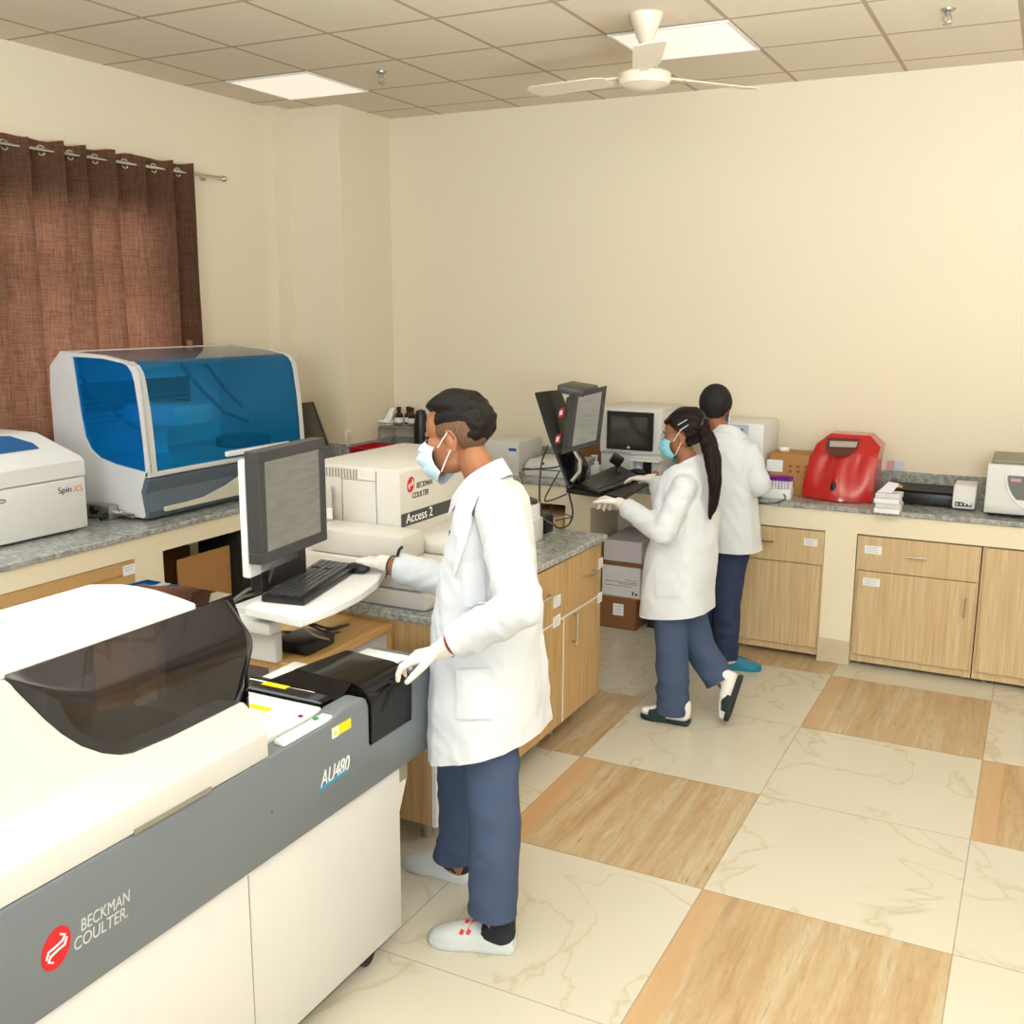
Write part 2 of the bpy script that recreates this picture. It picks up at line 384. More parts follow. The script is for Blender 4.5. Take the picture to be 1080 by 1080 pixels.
def remesh(mb, voxel, smooth_it=4, fac=.5):
    me = bpy.data.meshes.new('r'); mb.bm.to_mesh(me); mb.bm.free()
    o = bpy.data.objects.new('r', me); COL.objects.link(o)
    r = o.modifiers.new('r', 'REMESH'); r.mode = 'VOXEL'; r.voxel_size = voxel
    s = o.modifiers.new('s', 'SMOOTH'); s.iterations = smooth_it; s.factor = fac
    bpy.context.view_layer.update()
    m2 = bpy.data.meshes.new_from_object(o.evaluated_get(bpy.context.evaluated_depsgraph_get()))
    bpy.data.objects.remove(o)
    out = MB(); out.bm.from_mesh(m2); bpy.data.meshes.remove(m2); return out
# ------------------------------------------------------------------ room
CZ = 3.2625; LX = -4.76; BY = 6.43; RX = 3.6; FY = -7.5
struct('floor', MB().box((LX-.2, FY-.1, -.1), (RX+.2, BY+.2, 0)), floor_mat())
struct('ceiling', MB().box((LX-.2, FY-.1, CZ), (RX+.2, BY+.2, CZ+.12)), ceil_mat())
WHW = mat('white_wall_paint', (236, 235, 234), .6)
struct('wall_back', MB().box((LX-.2, BY, 0), (RX+.2, BY+.15, CZ)), WALL)
struct('wall_right', MB().box((RX, FY, 0), (RX+.15, BY, CZ)), WHW)
struct('wall_front', MB().box((LX-.2, FY-.15, 0), (RX+.2, FY, CZ)), WHW)
WY0, WY1, WZ0, WZ1 = 2.55, 4.72, 1.25, 2.52
wl = MB()
for a, b in (((FY, 0), (WY0, CZ)), ((WY1, 0), (BY, CZ)), ((WY0, 0), (WY1, WZ0)), ((WY0, WZ1), (WY1, CZ))):
    wl.box((LX-.2, a[0], a[1]), (LX, b[0], b[1]))
struct('wall_left', wl, WALL)
struct('trim_1', MB().box((LX, 5.835, 0), (-4.265, BY, CZ)), WALL)            # corner pillar
struct('trim_2', MB().box((LX, 5.67, 0), (-4.68, 5.835, CZ)), WALL)            # shallow pilaster
wf = MB()
for y in (WY0, (WY0+WY1)/2-.03, WY1-.05): wf.box((LX-.14, y, WZ0), (LX-.08, y+.05, WZ1))
for z in (WZ0, 2.12, WZ1-.05): wf.box((LX-.14, WY0, z), (LX-.08, WY1, z+.05))
win = struct('window_1', wf, BRIGHT)
MB().box((LX-.115, WY0, WZ0), (LX-.11, WY1, WZ1)).build('window_pane', PANE, win)

# ceiling lights on the 600 mm grid
gx, gy, g = -4.4364, 3.7673, .5997
LIT = mat('light_diffuser', (235, 225, 215), .5, emit=(255, 240, 224), estr=.54)
def ceiling_light(i, j, lab, grp=None):
    x, y = gx+i*g, gy+j*g
    t = thing('ceiling_light', lab, 'ceiling light', (x+g/2, y+g/2, CZ-.004), 0, grp)
    MB().box((x+.02, y+.02, CZ-.006), (x+g-.02, y+g-.02, CZ-.002)).build('diffuser', LIT, t)
    f = MB()
    for a, b in (((0, 0), (g, .02)), ((0, g-.02), (g, g)), ((0, .02), (.02, g-.02)), ((g-.02, .02), (g, g-.02))):
        f.box((x+a[0]+.002, y+a[1]+.002, CZ-.008), (x+b[0]-.002, y+b[1]-.002, CZ-.001))
    f.build('light_frame', BRIGHT, t)
ceiling_light(0, 2, 'square flush light panel in the ceiling above the corner pillar')
ceiling_light(4, 2, 'square flush light panel in the ceiling just behind the ceiling fan')

def sprinkler(x, y, lab):
    t = thing('fire_sprinkler', lab, 'sprinkler', (x, y, CZ))
    MB().lathe([(.032, 0), (.03, -.008), (.012, -.014), (.012, -.03)], (x, y, CZ)).build('escutcheon', STEEL, t)
    MB().tube([(x-.014, y, CZ-.028), (x-.018, y, CZ-.045), (x, y, CZ-.06), (x+.018, y, CZ-.045), (x+.014, y, CZ-.028)], .003).lathe([(.018, -.062), (.018, -.066), (.002, -.067)], (x, y, CZ)).build('deflector', STEEL, t)
sprinkler(-3.474, 5.163, 'small metal sprinkler head in the ceiling left of the fan')
sprinkler(-.529, 5.225, 'small metal sprinkler head in the ceiling near the top right corner')

# ceiling fan
fx, fy = -1.745, 4.72
t = thing('ceiling_fan', 'white three-blade ceiling fan hanging in front of a square light panel', 'fan', (fx, fy, CZ))
MB().lathe([(.075, 0), (.07, -.02), (.045, -.09), (.028, -.125), (.03, -.13)], (fx, fy, CZ)).build('canopy', FANW, t)
MB().cyl((fx, fy, CZ-.11), (fx, fy, CZ-.17), .012).build('downrod', FANW, t)
MB().lathe([(.02, -.15), (.034, -.165), (.058, -.215), (.062, -.23)], (fx, fy, CZ)).build('lower_canopy', FANW, t)
MB().lathe([(.05, -.23), (.095, -.24), (.118, -.255), (.122, -.28), (.11, -.30), (.075, -.31), (.05, -.32), (.002, -.322)], (fx, fy, CZ)).build('motor_housing', FANW, t)
for a in (172, 52, -68):
    A = math.radians(a); M = Matrix.Translation((fx, fy, CZ-.267)) @ Matrix.Rotation(A, 4, 'Z') @ Matrix.Rotation(math.radians(9), 4, 'X')
    bl = MB().prism([(.19, -.05, 0), (.24, -.062, 0), (.58, -.068, 0), (.61, -.05, 0), (.62, 0, 0), (.61, .05, 0), (.58, .068, 0), (.24, .062, 0), (.19, .05, 0)], (0, 0, .005), M=M).build('fan_blade', FANW, t)
    MB().prism([(.1, -.018, .002), (.24, -.03, .002), (.24, .03, .002), (.1, .018, .002)], (0, 0, .008), M=M).build('blade_bracket', FANW, t)

# ------------------------------------------------------------------ masonry counters
CT, CB = .9, .872
gr = MB()
gr.prism([(LX, -1.5, CB), (-3.8, -1.5, CB), (-3.8, 5.81, CB), (3.5, 5.81, CB), (3.5, BY, CB), (-4.265, BY, CB), (-4.265, 5.835, CB), (-4.68, 5.835, CB), (-4.68, 5.67, CB), (LX, 5.67, CB)], (0, 0, CT-CB), bev=.004, seg=1)
tag(gr.build('granite_worktop', GRANITE), 'speckled grey granite worktop running along the left and back walls', 'worktop')
bs = MB().box((-4.262, BY-.02, CT), (3.5, BY, CT+.13)).box((-4.265, 5.84, CT), (-4.247, BY-.021, CT+.13)).box((-4.679, 5.817, CT), (-4.265, 5.834, CT+.13)).box((LX, 4.3, CT), (LX+.02, 5.668, CT+.13))
tag(bs.build('granite_backsplash', GRANITE), 'low grey granite upstand along the foot of the walls above the worktop', 'backsplash')
m = MB()   # plaster beams and piers under the worktop
m.box((-4.2, -1.5, .775), (-3.815, 5.83, CB))
for a, b in ((-1.4, -1.2), (1.3, 1.5), (3.49, 3.665), (5.3, 5.83)): m.box((-4.7, a, 0), (-3.815, b, .775))
struct('trim_3', m, WALL2)
m = MB()
m.box((-3.815, 5.825, .755), (3.5, 6.1, CB))
for a, b in ((-3.81, -3.6), (-2.60, -2.43), (-1.012, -.842), (1.1, 1.3)): m.box((a, 5.826, 0), (b, BY, .755))
m.box((-2.43, 6.30, 0), (-1.49, 6.33, .755))
struct('trim_4', m, WALL2)
SOC = mat('socle_stone', (205, 190, 160), .35, noise_amt=.1, noise_scale=12)
m = MB()
for a, b in ((-2.60, -2.43), (-1.016, -.838)): m.box((a, 5.81, 0), (b, 5.826, .135), .003, 1)
struct('baseboard_back', m, SOC)

# ------------------------------------------------------------------ cabinets on the back wall
def handle(p, d, L, parent, name='handle', out=(0, -1, 0), r=.005):
    p = V(p); d = V(d).normalized(); o = V(out)
    a, b = p-d*L/2, p+d*L/2
    mb = MB().tube([a-d*.008+o*.026, b+d*.008+o*.026], r, 10)
    for q in (a, b): mb.cyl(q, q+o*.026, r*.9, 10)
    return mb.build(name, CHROME, parent)
def sticker(c, w, h, xd, out, parent, n=3, name='sticker'):
    c, xd, o = V(c), V(xd).normalized(), V(out); up = V((0, 0, 1))
    mb = MB().prism([c-xd*w/2-up*h/2, c+xd*w/2-up*h/2, c+xd*w/2+up*h/2, c-xd*w/2+up*h/2], o*.0012)
    s = mb.build(name, PAPER, parent, smooth=0)
    ln = MB()
    for k in range(n):
        z = h*(.28-.26*k); ww = w*(.36 if k % 2 else .40)
        a = c+o*.0013+up*z
        ln.prism([a-xd*ww-up*.002, a+xd*ww*.8-up*.002, a+xd*ww*.8+up*.002, a-xd*ww+up*.002], o*.0003)
    ln.build('printed_lines', LOGOG, s, smooth=0)
    return s
def cabinet(x0, x1, lab, drawer=True, hinge='L', stick=(), dh=True):
    y = 5.838; t = thing('base_cabinet', lab, 'cabinet', ((x0+x1)/2, 6.05, .024), 0, 'oak cabinets under the back worktop')
    b = MB().box((x0, y+.02, .024), (x0+.018, 6.28, .748)).box((x1-.018, y+.02, .024), (x1, 6.28, .748)).box((x0+.018, y+.02, .024), (x1-.018, 6.28, .04)).box((x0+.018, y+.02, .73), (x1-.018, 6.28, .748)).box((x0+.018, 6.26, .08), (x1-.018, 6.28, .73))
    b.box((x0+.018, y+.002, .024), (x1-.018, y+.02, .065)).box((x0, y, .024), (x0+.018, y+.02, .748)).box((x1-.018, y, .024), (x1, y+.02, .748)).box((x0+.018, y+.004, .545), (x1-.018, y+.02, .553))
    b.build('carcass', OAK, t)
    if drawer:
        d = MB().box((x0+.002, y-.016, .556), (x1-.002, y, .746), .0015, 1).build('drawer_front', OAK, t)
        if dh: handle(((x0+x1)/2+dh[0], y-.016, .556+dh[1]), (1, 0, 0), .085, d)
        dz = .551
    else: dz = .746
    e = MB().box((x0+.015, y-.016, .068), (x1-.012, y, dz), .0015, 1).build('door_panel', OAK, t)
    return t, d if drawer else None, e, y-.016
    
t, d, e, yf = cabinet(-1.485, -1.014, 'oak base cabinet left of the cream pier, behind the person in the dark cap', dh=(-.09, .11))
p = on_y(yf, 855, 572); sticker(p, .075, .042, (1, 0, 0), (0, -1, 0), d)
for x in (-1.45, -1.05): MB().cyl((x, 5.9, 0), (x, 5.9, .024), .018).build('foot', STEEL, t)
t, d, e, yf = cabinet(-.838, -.213, 'wide oak base cabinet with drawer and door right of the cream pier', dh=(.0, .105))
p = on_y(yf, 921, 580); sticker(p, .09, .045, (1, 0, 0), (0, -1, 0), d)
p = on_y(yf, 919, 614); sticker(p, .09, .045, (1, 0, 0), (0, -1, 0), e)
p = on_y(yf, 1018, 640); handle(p, (0, 0, 1), .09, e)
for x in (-.8, -.25): MB().cyl((x, 5.9, 0), (x, 5.9, .024), .018).build('foot', STEEL, t)
t, d, e, yf = cabinet(-.207, .4, 'plain oak base cabinet with one tall door at the right edge of the picture', drawer=False)
for x in (-.15, .35): MB().cyl((x, 5.9, 0), (x, 5.9, .024), .018).build('foot', STEEL, t)
# small oak cupboard left of the middle pier
t = thing('base_cabinet', 'oak cupboard under the back worktop behind the grey trailing cables', 'cabinet', (-3.1, 6.0, 0), 0, 'oak cabinets under the back worktop')
MB().box((-3.59, 5.86, .05), (-2.605, 6.3, .68)).build('carcass', OAK, t)
MB().box((-3.1, 5.84, .09), (-2.62, 5.86, .66), .002, 1).build('door_panel', OAK, t)
MB().box((-3.58, 5.84, .09), (-3.105, 5.86, .66), .002, 1).build('door_panel', OAK, t)

# boxes in the middle opening
def carton(name, a, b, m, lab, cat='box', tape=True, rz=0, group=None):
    c = ((a[0]+b[0])/2, (a[1]+b[1])/2, a[2]); t = thing(name, lab, cat, c, rz, group)
    w, d_, h = (b[0]-a[0])/2, (b[1]-a[1])/2, b[2]-a[2]
    MB().box((-w, -d_, 0), (w, d_, h), .003, 1).build('carton_body', m, t, local=True)
    if tape: MB().box((-w*.98, -.022, h), (w*.98, .022, h+.0008)).box((-w-.0008, -.022, h*.75), (-w, .022, h+.0008)).box((w, -.022, h*.75), (w+.0008, .022, h+.0008)).build('packing_tape', CARD2, t, local=True, smooth=0)
    return t
t = carton('cardboard_box', (-2.36, 5.84, 0), (-2.12, 6.28, .20), CARD3, 'brown cardboard box with a white symbol label on the floor under the worktop', tape=False)
sticker((-2.235, 5.838, .125), .07, .075, (1, 0, 0), (0, -1, 0), t, 3)
MB().box((-2.355, 5.845, .2), (-2.10, 6.2, .206)).build('flap', CARD, t)
t = carton('carton', (-2.35, 5.845, .207), (-2.10, 6.27, .40), WHITEBOX, 'white carton with faint print stacked on the brown box', tape=False)
ln = MB()
for k, (z, a, b) in enumerate(((.30, -2.33, -2.12), (.29, -2.24, -2.12), (.275, -2.33, -2.15), (.315, -2.2, -2.12))): ln.box((a, 5.8442, z), (b, 5.845, z+.003))
ln.box((-2.15, 5.8442, .225), (-2.14, 5.845, .25)).box((-2.13, 5.8442, .225), (-2.115, 5.845, .24)).build('printed_lines', INK, t, smooth=0)
carton('carton', (-2.35, 5.86, .425), (-2.10, 6.28, .56), PALEBOX, 'pale lilac carton topmost of the stack under the worktop', tape=False)
tag(MB().box((-2.36, 5.85, .402), (-2.08, 6.28, .423), .002, 1).build('brown_folder', CARD3), 'thin brown cardboard tray lying between the white and lilac cartons', 'tray')
tag(MB().box((-2.085, 5.95, 0), (-1.99, 6.28, .5), .004, 1).build('computer_tower', BLACK), 'dark tower standing beside the stack of cartons under the worktop', 'computer')
carton('cardboard_box', (-1.75, 5.93, 0), (-1.5, 6.28, .5), CARD2, 'tall tan box behind the legs of the person in the dark cap', tape=False)

# boxes in the left openings
t = carton('cardboard_box', (-4.2, 2.35, .0), (-3.822, 3.485, .772), CARD2, 'long tan cardboard box with shipping label filling the left counter opening', tape=False)
q = on_x(-3.82, 136, 601); sticker(q, .075, .05, (0, 1, 0), (1, 0, 0), t, 2)
MB().box((-3.822, 2.35, .70), (-3.8205, 3.485, .712)).build('packing_tape', CARD, t, smooth=0)
t = carton('cardboard_box', (-4.6, 3.75, .0), (-4.16, 4.2, .66), CARD3, 'dark brown cardboard box deep inside the right-hand left-counter opening', tape=False)
q0, q1 = on_x(-3.9, 187, 591), on_x(-3.9, 242, 575)
tag(MB().prism([(-3.9, q0.y, 0), (-3.9, q1.y, 0), (-3.9, q1.y, q1.z), (-3.9, q0.y, q0.z)], (-.008, 0, 0)).build('cardboard_sheet', CARD), 'tan cardboard flap standing open in the left counter opening', 'cardboard')
tag(MB().lathe([(.03, 0), (.032, .02), (.032, .66), (.02, .70), (.002, .705)], (-3.93, q1.y+.037, 0)).build('rolled_bag', MAGENTA), 'bright magenta roll standing beside the tan cardboard flap', 'roll')
t = thing('computer_tower', 'black computer case standing in the left counter opening behind the monitor', 'computer', (-4.0, 4.25, 0))
a = on_x(-3.85, 251, 590)
MB().box((-4.14, a.y, 0), (-3.85, a.y+.2, .745), .006).build('tower_case', BLACK, t)
MB().box((-3.85, a.y+.02, .45), (-3.845, a.y+.18, .7)).build('drive_bay', DARK2, t)

# ------------------------------------------------------------------ curtain, rod
t = thing('curtain_rod', 'thin steel curtain rod with a round finial above the brown curtain', 'curtain rod', (-4.66, 5.14, 2.755))
e0 = on_x(-4.66, 238, 187.5)
MB().tube([(-4.685, 2.2, 2.748), (-4.685, e0.y, 2.748)], .011, 12).build('rod', CHROME, t)
MB().ell((-4.685, e0.y+.012, 2.748), (.02, .022, .02)).ell((-4.685, e0.y-.035, 2.748), (.013, .012, .013)).build('finial', CHROME, t)
MB().cyl((-4.76, e0.y-.1, 2.748), (-4.685, e0.y-.1, 2.748), .007, 10).cyl((-4.76, e0.y-.1, 2.748), (-4.75, e0.y-.1, 2.748), .022, 16).build('bracket', CHROME, t)
edges = [on_x(-4.64, x, 170).y for x in (-34, -2, 38, 74, 96, 127, 158, 187, 207)]
t = thing('curtain', 'brown woven eyelet curtain hanging on the rod over the left window', 'curtain', (-4.66, 3.9, 1.2))
def cx(y):
    if y <= edges[0]: k = (y-edges[0])/.17; return .06*math.sin(2*PI*k)
    for i in range(len(edges)-1):
        if y <= edges[i+1]:
            f = (y-edges[i])/(edges[i+1]-edges[i]); return -.06+.12*(f**1.5)*(1 if f < .88 else max(0, (1-f)/.12)**.6)
    return -.045
def curt(u, v):
    y = 2.25+(edges[-1]-2.25)*u; z = 2.80-1.85*v
    w = cx(y); yy = y + .012*math.sin(9*y+2*v)*v + (v*.01 if u > .97 else 0)
    return (-4.685+w*(1-.25*v)+.012*v*math.sin(23*y+4*v)+.006*noise.noise((y*5, z*2, 3)), yy-(.016*v if u > .99 else 0), z+(.006*math.sin(y*40) if v < .02 else 0))
MB().grid(curt, 420, 50).build('curtain_cloth', CURT, t, smooth=80)
for i in range(1, len(edges)-1):
    y = edges[i]*.6+edges[i+1]*.4
    ring = MB(); pts = [(.024*math.cos(a*PI/8), .024*math.sin(a*PI/8)) for a in range(17)]
    ring.tube([(-4.685+cx(y)+.012, y+p[0], 2.748+p[1]) for p in pts], .005, 6); ring.build('eyelet', CHROME, t)
def uv3(pts, f): return [f(px, py) for px, py in pts]
# ------------------------------------------------------------------ left analyser (white, blue lid)
XF = -4.075
t = thing('chemistry_analyzer', 'low white benchtop analyser with a small blue lid window at the left edge', 'analyser', (-4.35, 2.95, CT))
yr = on_x(XF, 94, 556).y; zs = 1.165; zt = on_x(XF, 91, 480).z
M = MB(); M.box((-4.58, 2.35, CT+.012), (XF, yr, zs-.002), .012)
M.build('lower_body', WHITE, t)
for x in (-4.53, -4.14):
    for y in (2.45, yr-.06): MB().cyl((x, y, CT), (x, y, CT+.014), .018).build('foot', BLACK, t)
ztop = 1.385; yt = yr-.13
r0 = [(-4.58, 2.35, zs+.002), (XF, 2.35, zs+.002), (XF, yr, zs+.002), (-4.58, yr, zs+.002)]
r1 = [(-4.58, 2.35, zt-.02), (XF, 2.35, zt-.02), (XF, yr, zt-.02), (-4.58, yr, zt-.02)]
r1b = [(-4.57, 2.36, zt), (XF-.012, 2.36, zt), (XF-.012, yr-.012, zt), (-4.57, yr-.012, zt)]
r2 = [(-4.53, 2.45, ztop-.01), (-4.23, 2.45, ztop-.01), (-4.23, yt, ztop-.01), (-4.53, yt, ztop-.01)]
r3 = [(-4.50, 2.5, ztop), (-4.27, 2.5, ztop), (-4.27, yt-.04, ztop), (-4.50, yt-.04, ztop)]
MB().loft([r0, r1, r1b, r2, r3]).build('upper_lid', WHITE, t, smooth=25)
w = [(-4.285, 2.55), (-4.285, yt-.02), (-4.33, yt-.035), (-4.42, yt-.10), (-4.47, yt-.2), (-4.47, 2.55)]
a0, a1 = V((-4.152, 2.9, (zt+ztop)/2)), None
def onslope(s, y):       # s 0..1 up the front slope of the lid
    return V((XF-.012+(-4.23-XF+.012)*s, y, zt+(ztop-.01-zt)*s+.002))
wp = [onslope(.42, 2.45), onslope(.42, yr-.19), onslope(.62, yr-.2), onslope(.95, yr-.28), onslope(1, yr-.34), onslope(1, 2.45)]
MB().prism(wp, (.0035, 0, .004)).prism([(-4.24, 2.5, ztop+.0005), (-4.24, yr-.36, ztop+.0005), (-4.33, yr-.42, ztop+.0005), (-4.47, yr-.46, ztop+.0005), (-4.47, 2.5, ztop+.0005)], (0, 0, .004)).build('lid_window', mat('deep_blue_acrylic', (16, 88, 150), .08, coat=.6), t)
q = on_x(XF, 61, 521); text('product_lettering', 'Spin', .042, q+V((.002, 0, 0)), (0, 1, 0), (0, 0, 1), INK, t, width=.075)
q = on_x(XF, 77, 519); text('product_lettering', 'XS', .042, q+V((.002, 0, 0)), (0, 1, 0), (0, 0, 1), mat('orange_print', (232, 150, 96), .5), t, width=.055)
q = on_x(XF, 1, 529)
MB().tube([(XF+.001, q.y+.022*math.cos(a*PI/8), q.z+.008*math.sin(a*PI/8)) for a in range(17)], .0025, 6).build('oval_badge', SLATE, t)

# ------------------------------------------------------------------ large blue-hooded analyser
YN, YF_ = 3.71, 4.945
Pf = lambda px, py: on_y(YN, px, py)
prof = [Pf(*p) for p in ((152, 548), (157, 545))]
t = thing('blood_analyzer', 'big cream benchtop analyser under a clear blue acrylic hood', 'analyser', (-4.3, 4.3, CT))
def side(y, th):       # cheek plate with a cut-out for the side window
    xs = lambda px, py: V((on_y(YN, px, py).x, y, on_y(YN, px, py).z))
    out = [(-4.585, .925), (-3.975, .905+.012), (-3.965, .93), (-3.985, 1.05), (-3.955, 1.12), (-3.93, 1.14), (-3.945, 1.4), (-3.97, 1.60), (-3.995, 1.665), (-4.05, 1.70), (-4.2, 1.725), (-4.49, 1.738), (-4.575, 1.66), (-4.585, 1.55)]
    return [V((a, y, b)) for a, b in out]
hole = [(Pf(40+px/3.724, 350+py/3.724).x, Pf(40+px/3.724, 350+py/3.724).z) for px, py in ((130, 97), (250, 105), (375, 133), (392, 160), (402, 230), (438, 557), (300, 520), (240, 495), (205, 462), (182, 415), (165, 330), (148, 220))]
def cheek(name, y0, y1, windowed):
    bm = MB(); outl = [(p.x, p.z) for p in side(0, 0)]
    if not windowed: return bm.prism([V((a, y0, b)) for a, b in outl], (0, y1-y0, 0), bev=.004, seg=1)
    # ring between the outline and the window, both resampled by angle
    c = (sum(p[0] for p in hole)/len(hole), sum(p[1] for p in hole)/len(hole)+.02)
    def ray_poly(poly, a):
        dx, dz = math.cos(a), math.sin(a); best = None
        for i in range(len(poly)):
            (x1, z1), (x2, z2) = poly[i], poly[(i+1) % len(poly)]
            ex, ez = x2-x1, z2-z1; den = dx*ez-dz*ex
            if abs(den) < 1e-9: continue
            s = ((x1-c[0])*ez-(z1-c[1])*ex)/den; u = ((x1-c[0])*dz-(z1-c[1])*dx)/den
            if s > 0 and -1e-6 <= u <= 1+1e-6 and (best is None or s > best): best = s
        return (c[0]+dx*best, c[1]+dz*best)
    angs = sorted([math.atan2(p[1]-c[1], p[0]-c[0]) for p in outl+hole]+[k*2*PI/72-PI+.001 for k in range(72)])
    R = []
    for a in angs:
        o, h = ray_poly(outl, a), ray_poly(hole, a)
        R.append([V((o[0], y0, o[1])), V((h[0], y0, h[1])), V((h[0], y1, h[1])), V((o[0], y1, o[1]))])
    R.append(R[0]); return bm.loft(R, cap=False)
cheek('a', YN, YN+.03, True).build('near_side_panel', WHITE2, t)
MB().prism([V((a, YN+.012, b)) for a, b in hole], (0, .006, 0)).build('side_window', BLUEA, t)
cheek('b', YF_-.03, YF_, False).build('far_side_panel', WHITE2, t)
MB().prism([(-4.585, YN+.03, .925), (-3.99, YN+.03, .925), (-3.99, YN+.03, 1.125), (-4.585, YN+.03, 1.125)], (0, YF_-YN-.06, 0)).build('lower_body', WHITE2, t)
MB().box((-4.585, YN+.03, 1.125), (-4.555, YF_-.03, 1.66)).prism([(-4.585, YN+.03, 1.60), (-4.555, YN+.03, 1.60), (-4.46, YN+.03, 1.733), (-4.49, YN+.03, 1.738)], (0, YF_-YN-.06, 0)).build('rear_panel', BRIGHT, t)
# front frame rails + curved hood
def hood(x0z0, n=0): pass
hp = [(-3.933, 1.145), (-3.94, 1.30), (-3.952, 1.45), (-3.972, 1.60), (-3.985, 1.645), (-4.01, 1.675), (-4.05, 1.692)]
MB().grid(lambda u, v: (lambda k: (hp[k][0], YN+.055+(YF_-YN-.075)*u, hp[k][1]))(int(round(v*6))), 1, 6).build('front_window', BLUEA, t, smooth=60)
hp2 = [(-4.05, 1.692), (-4.12, 1.706), (-4.2, 1.717), (-4.35, 1.728), (-4.48, 1.733)]
MB().grid(lambda u, v: (lambda k: (hp2[k][0], YN+.03+(YF_-YN-.06)*u, hp2[k][1]))(int(round(v*4))), 1, 4).build('top_window', GREYA, t, smooth=60)
fr = MB()
for y0, y1 in ((YN+.001, YN+.058), (YF_-.03, YF_-.001)):
    for k in range(6):
        a, b = hp[k], hp[k+1]
        fr.prism([(a[0]+.008, y0, a[1]), (b[0]+.008, y0, b[1]+.004), (b[0]-.012, y0, b[1]), (a[0]-.012, y0, a[1])], (0, y1-y0, 0))
fr.prism([(-3.925, YN, 1.125), (-3.925, YN, 1.15), (-3.95, YN, 1.15), (-3.95, YN, 1.125)], (0, YF_-YN, 0), bev=.003, seg=1)
fr.build('front_frame', WHITE2, t)
MB().box((-3.925, 4.25, 1.165), (-3.90, 4.78, 1.195), .008).build('hood_handle', BRIGHT, t)
# grey lower front, swept cream panel, bright rail
MB().loft([[(-3.945, y, 1.122), (-3.925, y, 1.11), (-3.955, y, 1.045), (-3.935, y, .95), (-3.95, y, .915), (-3.99, y, .915), (-3.99, y, 1.122)] for y in (YN+.002, YF_-.002)]).build('front_panel', SLATE, t, smooth=20)
MB().prism([(-3.932, YN+.09, .942), (-3.932, YF_-.01, .942), (-3.932, YF_-.01, 1.10), (-3.932, 4.5, 1.10), (-3.932, 4.4, 1.06), (-3.932, 4.25, 1.01), (-3.932, 4.08, .972), (-3.932, 3.95, .966), (-3.932, YN+.09, .965)], (.020, 0, 0), bev=.002, seg=1).build('swept_panel', mat('champagne_plastic', (206, 200, 180), .3), t)
qq = V((-3.938, 4.52, 1.085))
MB().prism([qq, qq+V((0, .03, 0)), qq+V((.001, .035, .028)), qq+V((.001, .008, .028))], (.003, 0, 0)).prism([qq+V((0, .04, 0)), qq+V((0, .07, 0)), qq+V((.001, .06, .028)), qq+V((.001, .045, .028))], (.003, 0, 0)).build('chevron_badge', LOGOW, t, smooth=0)
for y in (YN+.1, YF_-.1):
    for x in (-4.55, -4.02): MB().cyl((x, y, CT), (x, y, .925), .022).build('foot', BLACK, t)
# inside: deck, slotted back rail, sampling arm, hoses
MB().box((-4.55, YN+.032, 1.126), (-3.955, YF_-.032, 1.16)).build('work_deck', LIDBLUE, t)
b = MB().box((-4.55, YN+.05, 1.40), (-4.56, YF_-.28, 1.56)).build('guide_rail', DARK2, t)
r = MB()
for k in range(5): r.box((-4.515, YN+.06, 1.345+.03*k), (-4.508, YF_-.3, 1.349+.03*k))
r.build('rail_slot', STEEL, b)
MB().box((-4.5, 4.1, 1.33), (-4.12, 4.40, 1.44), .015).box((-4.44, 4.2, 1.16), (-4.36, 4.28, 1.34)).build('sampling_arm', BRIGHT, t)
for i, (y0, dz) in enumerate(((3.78, 0), (4.55, -.02), (4.75, -.03))):
    MB().tube([(-4.5, y0, 1.66+dz), (-4.42, y0+.08, 1.5+dz), (-4.36, y0+.2, 1.36+dz), (-4.3, y0+.33, 1.28)], .012, 8).build('hose', SLATE, t)
MB().lathe([(.16, 0), (.16, .05), (.13, .06), (.002, .06)], (-4.2, 4.72, 1.16)).build('reagent_carousel', SLATE, t)
# hose connector on the near side, low
k = thing('hose_connector', 'silver and black hose coupling low beside the near side of the blue-hooded analyser', 'connector', (-4.2, 3.66, CT))
MB().box((-4.33, 3.64, .905), (-4.14, 3.70, .975), .006).build('block', STEEL, k)
MB().cyl((-4.24, 3.62, .95), (-4.24, 3.66, .95), .022).cyl((-4.16, 3.6, .915), (-4.16, 3.65, .935), .012).build('black_plug', BLACK, k)
MB().cyl((-4.1, 3.69, .935), (-4.0, 3.66, .935), .012).cyl((-4.14, 3.69, .935), (-4.10, 3.69, .935), .018).build('barbed_nozzle', CHROME, k)
tag(MB().lathe([(.02, 0), (.02, .03), (.012, .035), (.002, .036)], (-4.5, 4.63, 1.737)).build('bottle_cap', CARD3), 'small brown cap standing on top of the blue-hooded analyser', 'cap')
# dark monitor behind it
t = thing('computer_monitor', 'dark-backed monitor leaning beside the corner pillar behind the blue-hooded analyser', 'monitor', (-4.15, 5.25, CT))
P_ = [on_y(5.2, 312, 426), on_y(5.2, 329.5, 424), on_y(5.2, 346, 470), on_y(5.2, 312, 474)]
MB().prism(P_, (-.03, .05, 0), bev=.003, seg=1).build('screen_back', mat('olive_grey_plastic', (96, 92, 78), .5), t)
MB().prism([P_[1]+V((-.004, -.003, 0)), P_[1]+V((.006, -.003, 0)), P_[2]+V((.006, -.003, 0)), P_[2]+V((-.004, -.003, 0))], (-.03, .05, 0)).build('bezel', BLACK, t)
MB().box((-4.25, 5.15, CT), (-4.05, 5.35, CT+.012), .004).box((-4.17, 5.24, CT+.01), (-4.13, 5.28, P_[3].z+.03)).build('stand', BLACK, t)

